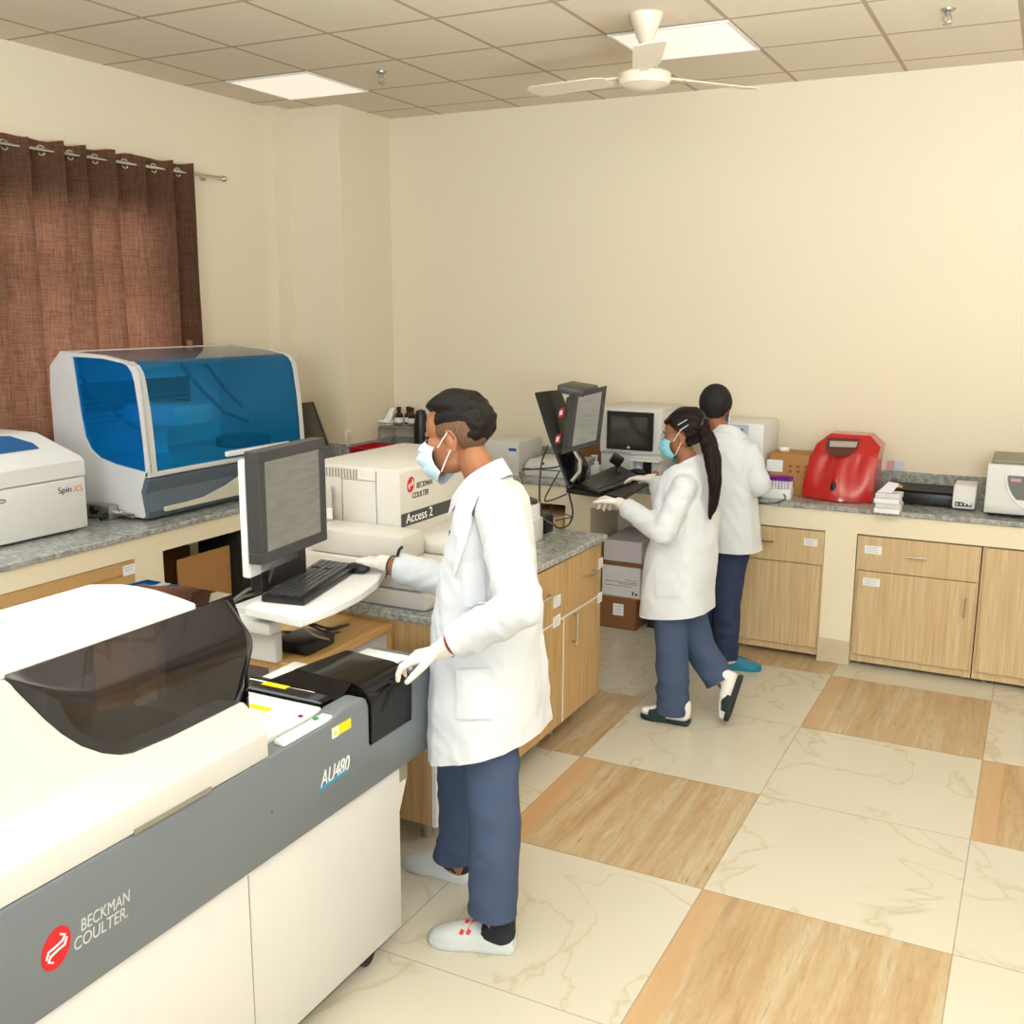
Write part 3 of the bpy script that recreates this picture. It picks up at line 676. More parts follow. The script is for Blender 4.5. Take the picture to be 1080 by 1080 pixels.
# ------------------------------------------------------------------ island
IX, IY0, IY1, IL = -1.815, 2.965, 4.545, -2.56
tag(MB().prism([(IX-.022, IY0, CB), (IX+.012, IY1, CB), (IL, IY1+.01, CB), (IL, IY0+.0, CB)], (0, 0, CT-CB), bev=.004, seg=1).build('granite_worktop', GRANITE), 'grey granite top of the free-standing island in the middle of the room', 'worktop')
def island_cab(y0, y1, lab, d_handle, l1, l2, dh):
    t = thing('base_cabinet', lab, 'cabinet', (-2.1, (y0+y1)/2, .1), 0, 'oak cabinets of the island')
    x = -1.845; f = lambda y: 0
    b = MB().box((-2.52, y0, .1), (x, y0+.018, CB)).box((-2.52, y1-.018, .1), (x, y1, CB)).box((-2.52, y0+.018, .1), (x-.001, y1-.018, .118)).box((-2.52, y0+.018, .118), (-2.5, y1-.018, CB)).box((-2.5, y0+.018, .59), (x-.01, y1-.018, .6)).box((x-.004, y0+.018, .85), (x, y1-.018, CB))
    b.build('carcass', OAKI, t)
    d = MB().box((x, y0+.004, .605), (x+.018, y1-.004, .862), .0015, 1).build('drawer_front', OAKI, t)
    e = MB().box((x, y0+.004, .102), (x+.018, y1-.004, .595), .0015, 1).build('door_panel', OAKI, t)
    MB().box((x, y0+.004, .596), (x+.016, y1-.004, .604)).box((x, y0-.001, .102), (x+.0185, y0+.004, .604)).build('edge_strip', BRIGHT, t)
    q = on_x(x+.018, *d_handle); handle(q, (0, 1, 0), .11, d, out=(1, 0, 0), r=.006)
    if dh: q = on_x(x+.018, *dh); handle(q, (0, 0, 1), .13, e, out=(1, 0, 0), r=.006)
    for (px, py), par in ((l1, d), (l2, e)):
        q = on_x(x+.018, px, py); sticker(q, .055 if px > 610 else .075, .05, (0, 1, 0), (1, 0, 0), par)
    for xx in (-2.42, -1.93):
        for yy in (y0+.08, y1-.08): MB().cyl((xx, yy, 0), (xx, yy, .1), .022).build('foot', STEEL, t)
    return t
ym = on_x(-1.827, 594, 700).y
island_cab(3.0, ym-.002, 'island oak cabinet nearest the man in the white coat', (572, 631), (587.5, 634), (587, 655), None)
island_cab(ym+.002, 4.53, 'island oak cabinet at the end facing the woman with the ponytail', (620, 604.5), (633.5, 594), (632.5, 630), (603.5, 662))
MB_ = MB().box((-2.52, 2.985, .1), (-1.845, 2.998, CB), .001, 1); tag(MB_.build('end_panel', OAKI), 'vertical oak end panel of the island beside the grey instrument end', 'panel')
tag(MB().box((-1.844, 2.983, .1), (-1.828, 2.999, CB)).build('white_edge_strip', BRIGHT), 'white upright edging strip on the near corner of the island', 'strip')

# ------------------------------------------------------------------ immunoassay analyser on the island
t = thing('immunoassay_analyzer', 'off-white benchtop analyser with a black name strip on the island, behind the man', 'analyser', (-2.2, 3.5, CT))
yA, yB = 3.02, 3.88
MB().box((-2.54, yA, CT), (-1.885, yB, .965), .012).build('base_plinth', A2W, t)
MB().prism([(-2.54, yA+.005, .97), (-1.90, yA+.005, .97), (-1.885, yA+.005, 1.0), (-1.885, yA+.005, 1.045), (-1.90, yA+.005, 1.065), (-2.54, yA+.005, 1.065)], (0, yB-yA-.01, 0), bev=.008).build('lower_tray', A2W, t)
x1 = -2.10; zb = on_x(x1, 422, 556).z; zt_ = 1.372
u = MB().prism([(-2.53, 3.195, 1.067), (x1, 3.195, 1.067), (x1, 3.195, zt_-.012), (x1-.012, 3.195, zt_), (-2.53, 3.195, zt_)], (0, .68, 0), bev=.006).build('upper_cabinet', A2W, t)
MB().box((x1-.01, 3.2, 1.067), (-1.91, 3.87, 1.118), .01).build('reagent_ledge', A2W, t)
MB().box((-2.40, 3.03, 1.066), (-1.99, 3.19, 1.16), .012).build('reagent_drawer', A2W, t)
MB().box((-2.535, 3.08, 1.066), (-2.40, 3.19, 1.30), .02).build('supply_bay', A2W, t)
g1 = MB()
a, b, c_ = on_y(3.194, 360, 500).x, on_y(3.194, 396, 500).x, on_y(3.194, 378, 500).x
g1.box((a, 3.1935, 1.08), (a+.003, 3.196, 1.36)).box((b, 3.1935, 1.08), (b+.003, 3.196, 1.36)).box((a, 3.1935, 1.32), (b, 3.196, 1.322))
g1.build('panel_joint', STEEL, t, smooth=0)
vn = MB()
for k in range(14): vn.box((-2.48+.014*k, 3.193, 1.325), (-2.475+.014*k, 3.196, 1.36))
vn.build('cooling_slot', STEEL, t, smooth=0)
q = on_y(3.079, 346, 541); MB().box((q.x-.03, 3.078, q.z-.02), (q.x+.02, 3.0795, q.z+.02)).build('sticker', PAPER, t, smooth=0)
q1, q2 = on_x(x1, 424, 546), on_x(x1, 424, 556)
MB().box((x1-.001, 3.20, q2.z-.002), (x1+.0015, 3.87, q1.z+.012)).build('name_strip', DARK, t, smooth=0)
q = on_x(x1, 428, 553.5); text('product_lettering', 'Access 2', .052, q+V((.0022, 0, .004)), (0, 1, 0), (0, 0, 1), BRIGHT, t, width=.19)
def bc_logo(parent, cpt, r, xd, up, out, tpos, ts, m1, rows, wd):
    cpt, xd, up, out = V(cpt), V(xd), V(up), V(out)
    n = 28; cc = [cpt+out*.0004+xd*(r*.82*math.cos(2*PI*k/n))+up*(r*math.sin(2*PI*k/n))+xd*(r*.18*math.sin(2*PI*k/n)) for k in range(n)]
    d = MB().prism(cc, out*.001).build('round_red_badge', REDLOGO, parent, smooth=0)
    w = MB()
    for s in (-1, 1):
        pp = [cpt+out*.0022+xd*(r*a)+up*(r*b) for a, b in ((-.6*s, -.28*s+0*s), (-.45*s, .05*s), (-.1*s, .1*s), (.35*s, .22*s), (.5*s, .45*s), (.25*s, .6*s))]
        w.tube(pp, r*.055, 5)
    w.build('badge_swirl', LOGOW, d)
    text('maker_lettering', rows[0], ts, V(tpos[0])+out*.0012, xd, up, m1, parent, shear=.15, width=wd[0])
    text('maker_lettering', rows[1], ts, V(tpos[1])+out*.0012, xd, up, m1, parent, shear=.15, width=wd[1])
cp = on_x(x1, 433, 511)
bc_logo(t, cp, .030, (0, 1, 0), (0, 0, 1), (1, 0, 0), (on_x(x1, 439, 515), on_x(x1, 434.5, 526)), .032, INK, ('BECKMAN', 'COULTER'), (.115, .115))
kk = MB().tube([on_x(-1.92, 419, 587)+V((.0, 0, 0)), on_x(-1.92, 421, 580), on_x(-1.92, 424, 577)], .006, 6).build('latch', BLACK, t)

# white printer-like box with blue label further back
t = thing('label_printer', 'white box-shaped printer with a blue label on the back worktop behind the man', 'printer', (-3.08, 6.0, CT))
MB().box((-3.22, 5.9, CT), (-2.966, 6.25, 1.12), .008).build('printer_case', WHITE2, t)
q = on_y(5.9, 541, 476); MB().box((q.x-.03, 5.8985, q.z-.04), (q.x+.025, 5.9, q.z+.02)).build('paper_label', PAPER2, t, smooth=0)
MB().box((q.x-.03, 5.898, q.z), (q.x+.025, 5.8985, q.z+.02)).build('blue_label', BLUE, t, smooth=0)
t = thing('benchtop_printer', 'low white flat printer behind the black leaning monitor stand', 'printer', (-2.9, 6.2, CT))
MB().prism([(-2.95, 5.95, CT), (-2.95, 5.95, .97), (-2.95, 6.02, 1.0), (-2.95, 6.3, 1.0), (-2.95, 6.3, CT)], (.36, 0, 0), bev=.006).build('printer_case', WHITE, t)
MB().box((-2.94, 5.944, .945), (-2.6, 5.951, .95)).ell((-2.82, 5.96, .985), (.008, .004, .008), n=6).build('paper_slot', DARK, t)

# devices on the far end of the island
t = thing('centrifuge', 'small white rounded device with a grey lid on the far end of the island', 'centrifuge', (-2.11, 4.25, CT))
MB().prism([(-2.12+.075*math.cos(a*PI/12)*(1), 4.27+.09*math.sin(a*PI/12), CT) for a in range(24)], (.0, 0, .17), bev=.008).box((-2.1, 4.19, CT), (-2.028, 4.30, CT+.11), .01).build('body', WHITE, t)
MB().lathe([(.068, .171), (.066, .185), (.04, .195), (.002, .197)], (-2.12, 4.27, CT)).build('lid', DARK, t)
t = thing('power_adapter', 'black power adapter with looping cables at the far end of the island', 'power adapter', (-2.1, 4.45, CT))
MB().box((-2.13, 4.395, CT), (-2.065, 4.49, CT+.085), .006).build('adapter_body', BLACK, t)
MB().tube([(-2.1, 4.44, .985), (-2.12, 4.46, 1.03), (-2.08, 4.5, 1.03), (-2.07, 4.47, .99)], .004, 6).tube([(-2.07, 4.46, .975), (-2.0, 4.5, .985), (-1.98, 4.53, .97), (-2.06, 4.5, .95)], .003, 6).build('cable', BLACK, t)

# ------------------------------------------------------------------ low desk behind the long analyser
t = thing('side_desk', 'low desk with a pale oak top standing against the near end of the island', 'desk', (-2.25, 2.7, 0))
MB().box((-2.6, 2.46, .828), (-2.0, 2.98, .857), .002, 1).build('desk_top', OAKH, t)
LIL = mat('lilac_white_board', (222, 218, 228), .5)
MB().box((-2.04, 2.52, .0), (-2.015, 2.975, .828)).build('side_panel', LIL, t)
MB().box((-2.6, 2.52, 0), (-2.575, 2.975, .828)).build('side_panel', LIL, t)
MB().box((-2.018, 2.962, 0), (-2.0, 2.98, .828)).build('edge_strip', OAKH, t)

# ------------------------------------------------------------------ long floor-standing analyser
AX = -1.6; t = thing('clinical_analyzer', 'long white and grey floor-standing analyser with a smoked hood in the foreground', 'analyser', (-1.85, 1.75, 0))
Y0, Y1, YH = .55, 2.64, 1.835
MB().box((-2.02, Y0, .09), (AX-.012, 2.425, .62), .006).build('lower_cabinet', WHITE2, t)
MB().box((AX-.0125, 1.755, .1), (AX-.0112, 1.758, .61)).build('door_joint', STEEL, t, smooth=0)
for x in (-1.95, -1.68):
    for y in (Y0+.1, 1.5, 2.32): MB().cyl((x-.012, y, .035), (x+.012, y, .035), .035).cyl((x, y, .035), (x, y, .09), .01).build('caster', DARK2, t)
br = MB().prism([(-1.99, 2.425, .62), (-1.99, 2.47, .62), (-1.99, 2.47, .57), (-1.99, 2.425, .47)], (.375, 0, 0)).build('bracket', WHITE2, t)
MB().box((-1.9, 2.428, .565), (-1.613, 2.468, .61)).box((-1.614, 2.43, .572), (-1.6135, 2.462, .608)).build('bracket_grille', OVENG, br)
# grey band, with the notch for the rack cover
n0, n1, nz = on_x(AX, 390, 760).y, on_x(AX, 433.5, 735).y, on_x(AX, 391, 786).z
bz = [(Y0, .618), (Y1-.02, .618), (Y1, .64), (Y1, .885), (Y1-.012, .905), (n1+.02, .918), (n1+.004, .905), (n1, .88), (n1, nz), (n0, nz), (n0, .87), (n0-.012, .895), (n0-.035, .905), (2.13, .905), (2.10, .895), (2.05, .886), (Y0, .886)]
bb = MB().prism([(AX, y, z) for y, z in bz], (-.06, 0, 0), bev=.009, seg=3)
bb.box((-1.84, Y1-.05, .62), (AX-.061, Y1-.002, .895), .006)
bb.build('grey_front_band', GREYB, t, smooth=45)
q = on_x(AX, 338, 830)
text('model_lettering', 'AU480', .062, q+V((.0005, 0, -.003)), (0, 1, 0), (0, 0, 1), LOGOW, t, shear=.3, width=.13, bold=0)
a, b = on_x(AX, 337, 832), on_x(AX, 366, 811)
MB().prism([(AX+.0004, a.y, a.z-.006), (AX+.0004, b.y, b.z-.006), (AX+.0004, b.y, b.z+.001), (AX+.0004, a.y, a.z+.001)], (.0008, 0, 0)).build('blue_underline', CYAN, t, smooth=0)
bc_logo(t, on_x(AX, 59, 1000), .041, (0, 1, 0), (0, 0, 1), (1, 0, 0), (on_x(AX, 84.5, 983), on_x(AX, 77, 1004)), .037, LOGOG, ('BECKMAN', 'COULTER.'), (.125, .135))
MB().ell(on_x(AX, 287, 856), (.002, .003, .003), n=6).build('screw', DARK, t)
# warning label
def yl(px, py, w, name='warning_label', ax='x'):
    q = on_x(AX, px, py); s = MB().box((AX, q.y-w/2, q.z-.014), (AX+.0012, q.y+w/2, q.z+.014)).build(name, YELLOW, t, smooth=0)
    MB().box((AX+.0013, q.y-w/2, q.z-.015), (AX+.0018, q.y-w*.18, q.z+.013)).build('label_symbol', PAPER, s, smooth=0)
    MB().prism([(AX+.0019, q.y-w*.45, q.z-.009), (AX+.0019, q.y-w*.22, q.z-.009), (AX+.0019, q.y-w*.335, q.z+.009)], (.0003, 0, 0)).build('label_triangle', YELLOW, s, smooth=0)
yl(360, 768, .085)
# deck
MB().box((-1.99, Y0, .60), (-1.661, 2.42, .875), .004).box((-1.84, 2.41, .60), (-1.661, 2.59, .875), .004).build('deck_body', WHITE2, t)
dk = MB().box((-1.97, 1.84, .876), (-1.662, 2.13, .902), .008).box((-1.83, 1.87, .9), (-1.67, 2.0, .915), .012).box((-1.64, 1.9, .886), (-1.605, 2.1, .9), .004).build('deck_plate', BRIGHT, t)
for (px, py), m_, r_ in (((317, 755.5), MAGENTA, .007), ((333, 758), mat('green_led', (60, 150, 100), .4), .008)):
    q = on_z(.9025, px, py); MB().lathe([(r_, 0), (r_, .003), (.001, .004)], (q.x, q.y, .902), 12).build('indicator', m_, dk)
q = on_z(.903, 273, 746); MB().box((q.x-.035, q.y-.012, .902), (q.x+.04, q.y+.012, .9035)).build('warning_label', YELLOW, dk, smooth=0)
rl = [on_z(.905, *p) for p in ((268, 716), (318, 727), (345, 738), (356, 742), (340, 749), (268, 730))]
R_ = MB().prism([(-1.99, 2.135, .878), (-1.67, 2.135, .878), (-1.67, 2.19, .878), (-1.99, 2.19, .878)], (0, 0, .032), bev=.004, seg=1).build('rack_lane', GLOSSBLK, t)
q = on_z(.911, 291, 723); MB().box((q.x-.045, q.y-.012, .9105), (q.x+.04, q.y+.012, .9118)).build('warning_label', YELLOW, R_, smooth=0)
MB().box((-1.985, 2.195, .878), (-1.75, 2.215, .90)).build('white_rail', BRIGHT, t)
MB().box((-1.99, 2.218, .876), (-1.75, 2.228, .905)).build('black_rail', BLACK, t)
MB().prism([(-1.99, 2.23, .876), (-1.665, 2.23, .876), (-1.665, 2.585, .876), (-1.84, 2.585, .876), (-1.84, 2.42, .876), (-1.99, 2.42, .876)], (0, 0, .01)).build('rear_plate', WHITE, t)
MB().box((-1.835, 2.47, .887), (-1.668, 2.59, .905), .004).build('white_end_plate', BRIGHT, t)
# glossy black rack cover sitting in the notch
cvr = MB().loft([[(AX+.003, y, nz+.002), (AX+.006, y, .86), (AX-.004, y, .895), (AX-.03, y, .918), (AX-.06, y, .926), (-1.86+(y-n0)*.15, y, .934), (-1.90+(y-n0)*.3, y, .89), (-1.90+(y-n0)*.3, y, .888), (AX-.05, y, .887), (AX-.05, y, nz+.002)] for y in (n0+.002, n0+.04, n1-.03, n1-.004)])
cvr.prism([(-1.66, 2.193, .888), (-1.66, n0+.002, .925), (-1.86, n0+.002, .932), (-1.92, 2.215, .905)], (0, 0, -.012))
cvr.build('rack_cover', GLOSSBLK, t, smooth=40)
# white hood
pn = V((-1.70+1.667, 0, 1.275-1.017)).cross(V((0, 1, 0))).normalized(); pc = V((-1.667, 0, 1.017))
Wc = [on_p(pc, pn, 0+x/3.857, 590+y/3.857) for x, y in ((30, 490), (60, 530), (100, 570), (180, 650), (250, 710), (330, 760), (420, 790), (490, 797), (540, 790), (700, 722), (980, 582))]
YL = Y0
hd = MB().prism([(AX+.002, YL, .888), (AX+.002, YL, .955), (-1.667, YL, 1.017), (-1.69, YL, 1.017), (-1.69, YL, .888)], (0, YH-YL, 0), bev=.006)
low = [V((-1.667, YL, 1.012)), V((-1.667, YH, 1.012))]+[p for p in Wc[::-1]]+[V((-1.70, Wc[0].y-.03, 1.277)), V((-1.70, YL, 1.277))]
hd.prism(low, (-.012, 0, 0))
LZ = 1.285
lc = [on_z(LZ, *p) for p in ((211, 640), (206, 636), (190, 630), (165, 622), (145, 618), (129.6, 616))]
top = [V((-1.70, YL, LZ))]+[V((-1.70, lc[0].y, LZ))]+lc[1:]+[V((-2.07, lc[-1].y-.04, LZ)), V((-2.07, YL, LZ))]
hd.prism(top, (0, 0, -.014), bev=.003, seg=1)
hd.box((-2.10, YL, .89), (-2.06, YH-.1, LZ-.012), .008)
hd.box((-2.06, YL, .89), (-1.69, YL+.02, LZ-.02))
hd.build('white_hood', WHITE2, t, smooth=40)
a, b = on_x(AX, 141, 884), on_x(AX, 222, 836)
MB().box((AX+.0, a.y, .8865), (AX+.004, b.y, .898)).build('grip_shade_strip', OVENG, t, smooth=0)  # flat darker strip, its colour gives the shade of the grip notch
# smoked cover
ys = [Wc[0].y-.005+(YH+.015-Wc[0].y)*k/40 for k in range(41)]
def lowpt(y):
    for i in range(len(Wc)-1):
        if Wc[i].y <= y <= Wc[i+1].y:
            f = (y-Wc[i].y)/max(1e-6, Wc[i+1].y-Wc[i].y); return Wc[i].lerp(Wc[i+1], f)
    return Wc[0] if y < Wc[0].y else Wc[-1]
rpx = [(8, 717), (26, 721), (50, 727), (73, 733), (104, 735), (130, 727), (180, 705), (254, 679), (266, 675)]
def bulge(k): return -1.70+.082*min(1, (k/4.0))**.8
rp = [on_x(bulge(i), *p) for i, p in enumerate(rpx)]
def ridge(y):
    for i in range(len(rp)-1):
        if rp[i].y <= y <= rp[i+1].y:
            return rp[i].lerp(rp[i+1], (y-rp[i].y)/(rp[i+1].y-rp[i].y))
    return rp[0] if y < rp[0].y else rp[-1]
sec = []
for y in ys:
    L, R, T = lowpt(y), ridge(y), V((-1.698, y, 1.279)); L = V((L.x-.003, y, L.z)); R = V((R.x, y, R.z)); 
    row = [L, L.lerp(R, .4), L.lerp(R, .75)]
    a, b = L.lerp(R, .8), R.lerp(T, .25)
    for s in (.0, .2, .4, .6, .8, 1): row.append(a*(1-s)**2+R*(2*s*(1-s))+b*s*s)
    row += [R.lerp(T, .55), T]
    # round over towards the far end wall
    e = max(0, (y-(YH-.02))/.035); sc_ = math.sqrt(max(0, 1-e*e*.5)); cn = V((-1.72, y, 1.1))
    sec.append([cn+(p-cn)*sc_ if e > 0 else p for p in row])
cv = MB().grid(lambda u, v: sec[int(round(u*40))][int(round(v*10))], 40, 10)
tt = [V((-1.70, lc[0].y, LZ-.004))]+[p+V((0, 0, -.004)) for p in lc[1:]]+[V((-2.07, lc[-1].y, LZ-.004)), V((-2.07, YH+.015, LZ-.03)), V((-1.99, YH+.02, LZ-.004)), V((-1.71, YH+.02, LZ-.006))]
tm = bmesh.new(); tm.faces.new([tm.verts.new(p) for p in tt]); bmesh.ops.triangulate(tm, faces=tm.faces[:]); cv._join(tm)
ew = [V((-2.07, YH+.014, LZ-.03)), V((-1.99, YH+.018, LZ-.004)), V((-1.71, YH+.018, LZ-.006)), V((-1.665, YH+.014, 1.19)), V((-1.668, YH+.014, .905)), V((-2.06, YH+.014, .905))]
tm = bmesh.new(); tm.faces.new([tm.verts.new(p) for p in ew]); cv._join(tm)
cv.build('smoked_cover', SMOKE, t, smooth=60)
# inside the hood
ins = MB().box((-2.055, YL+.03, .89), (-1.69, YH-.005, .925)).build('inner_deck', mat('grey_deck', (150, 150, 152), .5), t)
MB().lathe([(.15, 0), (.15, .06), (.12, .07), (.002, .07)], (-1.87, 1.62, .925)).build('sample_carousel', DARK, ins)
MB().box((-1.78, 1.47, .925), (-1.70, 1.53, .985), .006).build('orange_bottle', ORANGE, ins)
MB().box((-1.96, 1.3, .925), (-1.9, 1.36, 1.2)).box((-1.96, 1.3, 1.14), (-1.76, 1.36, 1.2), .01).build('probe_arm', BRIGHT, ins)

# ------------------------------------------------------------------ touch-screen console on the analyser
DM = FW
def at(px, py, d): 
    r = FW + (px-540)/FPX*RT - (py-540)/FPX*UP
    return EYE+r*d
t = thing('computer_monitor', 'dark grey touch screen facing the man, mounted above the white keyboard tray', 'monitor', (-2.2, 2.68, 1.05))
c1, c2, c3, c4 = at(275, 475, 3.19), at(344.5, 458, 3.55), at(345.5, 567.5, 3.55), at(277, 598.5, 3.19)
# put the panel upright: one plane through its two lower corners
ax_ = (c3-c4); ax_.z = 0; w_ = ax_.length; ax_.normalize(); nrm = V((ax_.y, -ax_.x, 0)); zl = (c3.z+c4.z)/2; zh = (c1.z+c2.z)/2
O1 = V((c4.x, c4.y, zl)); H1 = zh-zl
fr4 = lambda a, b, o=0: O1+ax_*a+V((0, 0, b))+nrm*o
def slab(mb, a0, b0, a1, b1, o0, o1, f=fr4, bev=.004):
    return mb.prism([f(a0, b0, o0), f(a1, b0, o0), f(a1, b1, o0), f(a0, b1, o0)], f(0, 0, o1)-f(0, 0, o0), bev=bev, seg=1)
bz_ = MB(); bw = .035
for q in ((0, 0, w_, bw), (0, H1-bw, w_, H1), (0, bw, bw, H1-bw), (w_-bw, bw, w_, H1-bw)): slab(bz_, *q, -.05, 0, bev=.002)
slab(bz_, .01, .01, w_-.01, H1-.01, -.052, -.012, bev=.002)
bz_.build('bezel', DARK, t)
sl = MB(); slab(sl, bw, bw, w_-bw, H1-bw, -.011, -.004, bev=0); sl.build('screen', SCR1, t, smooth=0)
hb = MB(); slab(hb, .012, -.05, w_-.1, H1-.03, -.085, -.055, bev=.005); hb.build('rear_housing', BRIGHT, t)
nk = MB(); slab(nk, .07, -.11, w_-.05, .02, -.095, -.055, bev=.004); nk.build('neck', BLACK, t)
# tray
TZ = 1.05; q1, q2, q3, q4 = V((-2.148, 2.383, TZ)), V((-1.913, 2.361, TZ)), V((-2.03, 2.985, TZ)), V((-2.30, 2.972, TZ))
mid = (q2+q3)/2+V((.05, 0, 0)); m1_, m2_ = q2.lerp(q3, .25)+V((.036, 0, 0)), q2.lerp(q3, .75)+V((.042, .0, 0))
t2 = thing('keyboard_tray', 'white tray with a bowed front edge holding the black keyboard in front of the man', 'tray', (-2.1, 2.68, TZ-.2))
MB().prism([q1, q2, m1_, mid, m2_, q3, q4], (0, 0, -.028), bev=.003, seg=1).build('tray_top', BRIGHT, t2)
ca, cb2 = on_y(2.44, 262, 700), on_y(2.44, 291, 700)
MB().box((ca.x-.1, 2.44, .858), (cb2.x, 2.475, .955), .004).box((ca.x-.1, 2.40, .962), (on_y(2.40, 284, 660).x, 2.46, 1.0), .004).box((-2.2, 2.75, TZ-.06), (-2.08, 2.9, TZ-.029), .004).box((-2.26, 2.44, 1.0), (-2.12, 2.85, TZ-.029)).build('support_arm', WHITE, t2)
for k, (dx, dy) in enumerate(((0, 0), (.05, .06), (.0, .12))):
    MB().tube(crom([(-2.1, 2.52, TZ-.05), (-2.03+dx*.5, 2.56+dy*.6, TZ-.12), (-2.03, 2.64+dy*.6, .89+.012*k), (-2.07, 2.69+dy, .866+.01*k), (-2.14, 2.66+dy*.7, .868), (-2.2, 2.60, .9)]), .0045, 6).build('cable', BLACK if k else mat('beige_cable', (170, 160, 135), .5), t2)
MB().box((-2.17, 2.53, .862), (-2.03, 2.68, .9), .006).build('cable_box', BLACK, t2)
tc_ = MB().tube([(-2.22, 2.40, TZ+.0), (-2.2, 2.46, TZ+.03), (-2.17, 2.52, TZ+.035), (-2.13, 2.5, TZ+.1)], .006, 6).tube([(-2.26, 2.36, TZ-.03), (-2.2, 2.44, TZ+.012), (-2.18, 2.58, TZ+.01)], .005, 6)
tag(tc_.build('monitor_cable', mat('cable_grey', (96, 92, 84), .5)), 'grey and black cable curling under the large touch screen', 'cable')
# keyboard
def keyboard(p00, p10, p11, p01, z, lab, th=.02, cols=19, rows=6, keym=DARK, name='keyboard', col2=None):
    c = (p00+p10+p11+p01)/4; t = thing(name, lab, 'keyboard', c)
    MB().prism([p00, p10, p11, p01], (0, 0, th), bev=.004).build('keyboard_body', col2 or BLACK, t)
    kb = MB()
    for i in range(cols):
        for j in range(rows):
            if (i, j) in ((14, 2), (14, 4), (14, 5)): continue
            u0, u1, v0, v1 = (i+.1)/cols*.94+.03, (i+.9)/cols*.94+.03, (j+.1)/rows*.80+.14, (j+.9)/rows*.80+.14
            f = lambda u, v: (p00*(1-u)+p10*u)*(1-v)+(p01*(1-u)+p11*u)*v+V((0, 0, th+.0005))
            kb.prism([f(u0, v0), f(u1, v0), f(u1, v1), f(u0, v1)], (0, 0, .005))
    kb.build('keys', keym, t, smooth=0)
    return t
kz = lambda px, py: on_z(TZ+.002, px, py)
k00, k10, k11, k01 = kz(321, 639), kz(379, 601), kz(338, 595.5), kz(275.5, 634.4)
keyboard(k00, k10, k11, k01, TZ, 'black keyboard with pale key edges on the white tray before the man', keym=mat('keycap_grey', (74, 74, 78), .35))
mo = on_z(TZ+.02, 377, 598)
tm_ = thing('computer_mouse', "black computer mouse under the man's gloved far hand", 'mouse', mo-V((0, 0, .02)))
MB().ell((mo.x, mo.y, TZ+.016), (.05, .03, .02)).build('mouse_shell', BLACK, tm_)
# ------------------------------------------------------------------ second console at the back counter
t = thing('computer_monitor', 'grey touch screen on a leaning black stand, taped with red and white stickers', 'monitor', (-2.45, 5.85, CT))
c1, c2, c4 = at(606.5, 414.4, 5.50), at(640.5, 406.5, 5.62), at(598.3, 477.5, 5.42)
xa = (c2-c1).normalized(); ya = (c1-c4).normalized(); na = xa.cross(ya).normalized(); w_ = (c2-c1).length; h_ = (c1-c4).length
f2 = lambda a, b, o=0: c4+xa*a+ya*b+na*o
b_ = MB()
for q in ((0, 0, w_, .03), (0, h_-.03, w_, h_), (0, .03, .03, h_-.03), (w_-.03, .03, w_, h_-.03)): slab(b_, *q, -.06, 0, f=f2, bev=.002)
slab(b_, .012, .012, w_-.012, h_-.012, -.075, -.014, f=f2, bev=.003)
b_.build('bezel', DARK, t)
s_ = MB(); slab(s_, .03, .03, w_-.03, h_-.03, -.013, -.004, f=f2, bev=0); s_.build('screen', SCR2, t, smooth=0)
s_ = MB(); slab(s_, .03, .06, w_-.06, h_-.0, -.13, -.076, f=f2, bev=.006); s_.build('rear_housing', BLACK, t)
for b0 in (.07, .22):
    s_ = MB(); slab(s_, -.004, b0, .02, b0+.06, -.125, -.08, f=f2, bev=0)
    st = MB(); slab(st, -.006, b0, -.001, b0+.055, -.125, -.085, f=f2, bev=.001); sr = st.build('red_sticker', REDLOGO, t)
    st = MB(); slab(st, -.008, b0+.015, -.0062, b0+.042, -.12, -.108, f=f2, bev=0); slab(st, -.008, b0+.015, -.0062, b0+.042, -.104, -.092, f=f2, bev=0); st.build('white_mark', PAPER, sr, smooth=0)
# leaning stand
S = [at(563, 414, 5.9), at(579, 412, 5.9), at(585, 428, 5.9), at(596, 480, 5.85), at(614, 512, 5.75), at(599, 517, 5.75), at(578, 462, 5.85)]
MB().prism(S, na*-.0+V((.03, .1, 0)), bev=.006).build('leaning_stand', BLACK, t)
MB().tube([at(605, 474, 5.7), at(612, 486, 5.68), at(611, 498, 5.66), at(603, 508, 5.66)], .012, 8).build('silver_hinge', STEEL, t)
MB().prism([at(588, 478, 5.8), at(606, 476, 5.7), at(614, 492, 5.68), at(610, 508, 5.66), at(600, 512, 5.7)], (.02, .05, 0), bev=.004).build('hinge_cover', GLOSSBLK, t)
MB().cyl((-2.47, 5.9, CT), (-2.47, 5.9, CT+.02), .1).build('stand_foot', BLACK, t)
o = at(615, 405, 5.7)
k = thing('power_box', 'flat black box balanced on top of the taped touch screen', 'box', o)
MB().prism([at(587.5, 405.5, 5.52), at(603, 401.5, 5.72), at(631, 406, 5.72), at(615.5, 412, 5.52)], (0, 0, -.042), bev=.006).build('box_case', DARK, k)
cb = MB()
cb.tube(crom([at(578, 470, 5.8), at(571, 490, 5.7), at(569, 525, 5.2), at(573, 545, 4.9), at(583, 553, 4.6)]), .005, 6)
cb.tube(crom([at(600, 520, 5.7), at(604, 540, 5.6), at(600, 553, 5.5), at(590, 557, 4.8), at(583, 553, 4.55)]), .005, 6)
cb.tube(crom([at(590, 497, 5.8), at(575, 525, 5.7), at(580, 528, 5.7), at(598, 521, 5.7)]), .004, 6)
cb.tube(crom([at(550, 495, 5.9), at(559, 495, 5.9), at(585, 493, 5.85), at(592, 490, 5.8)]), .005, 6)
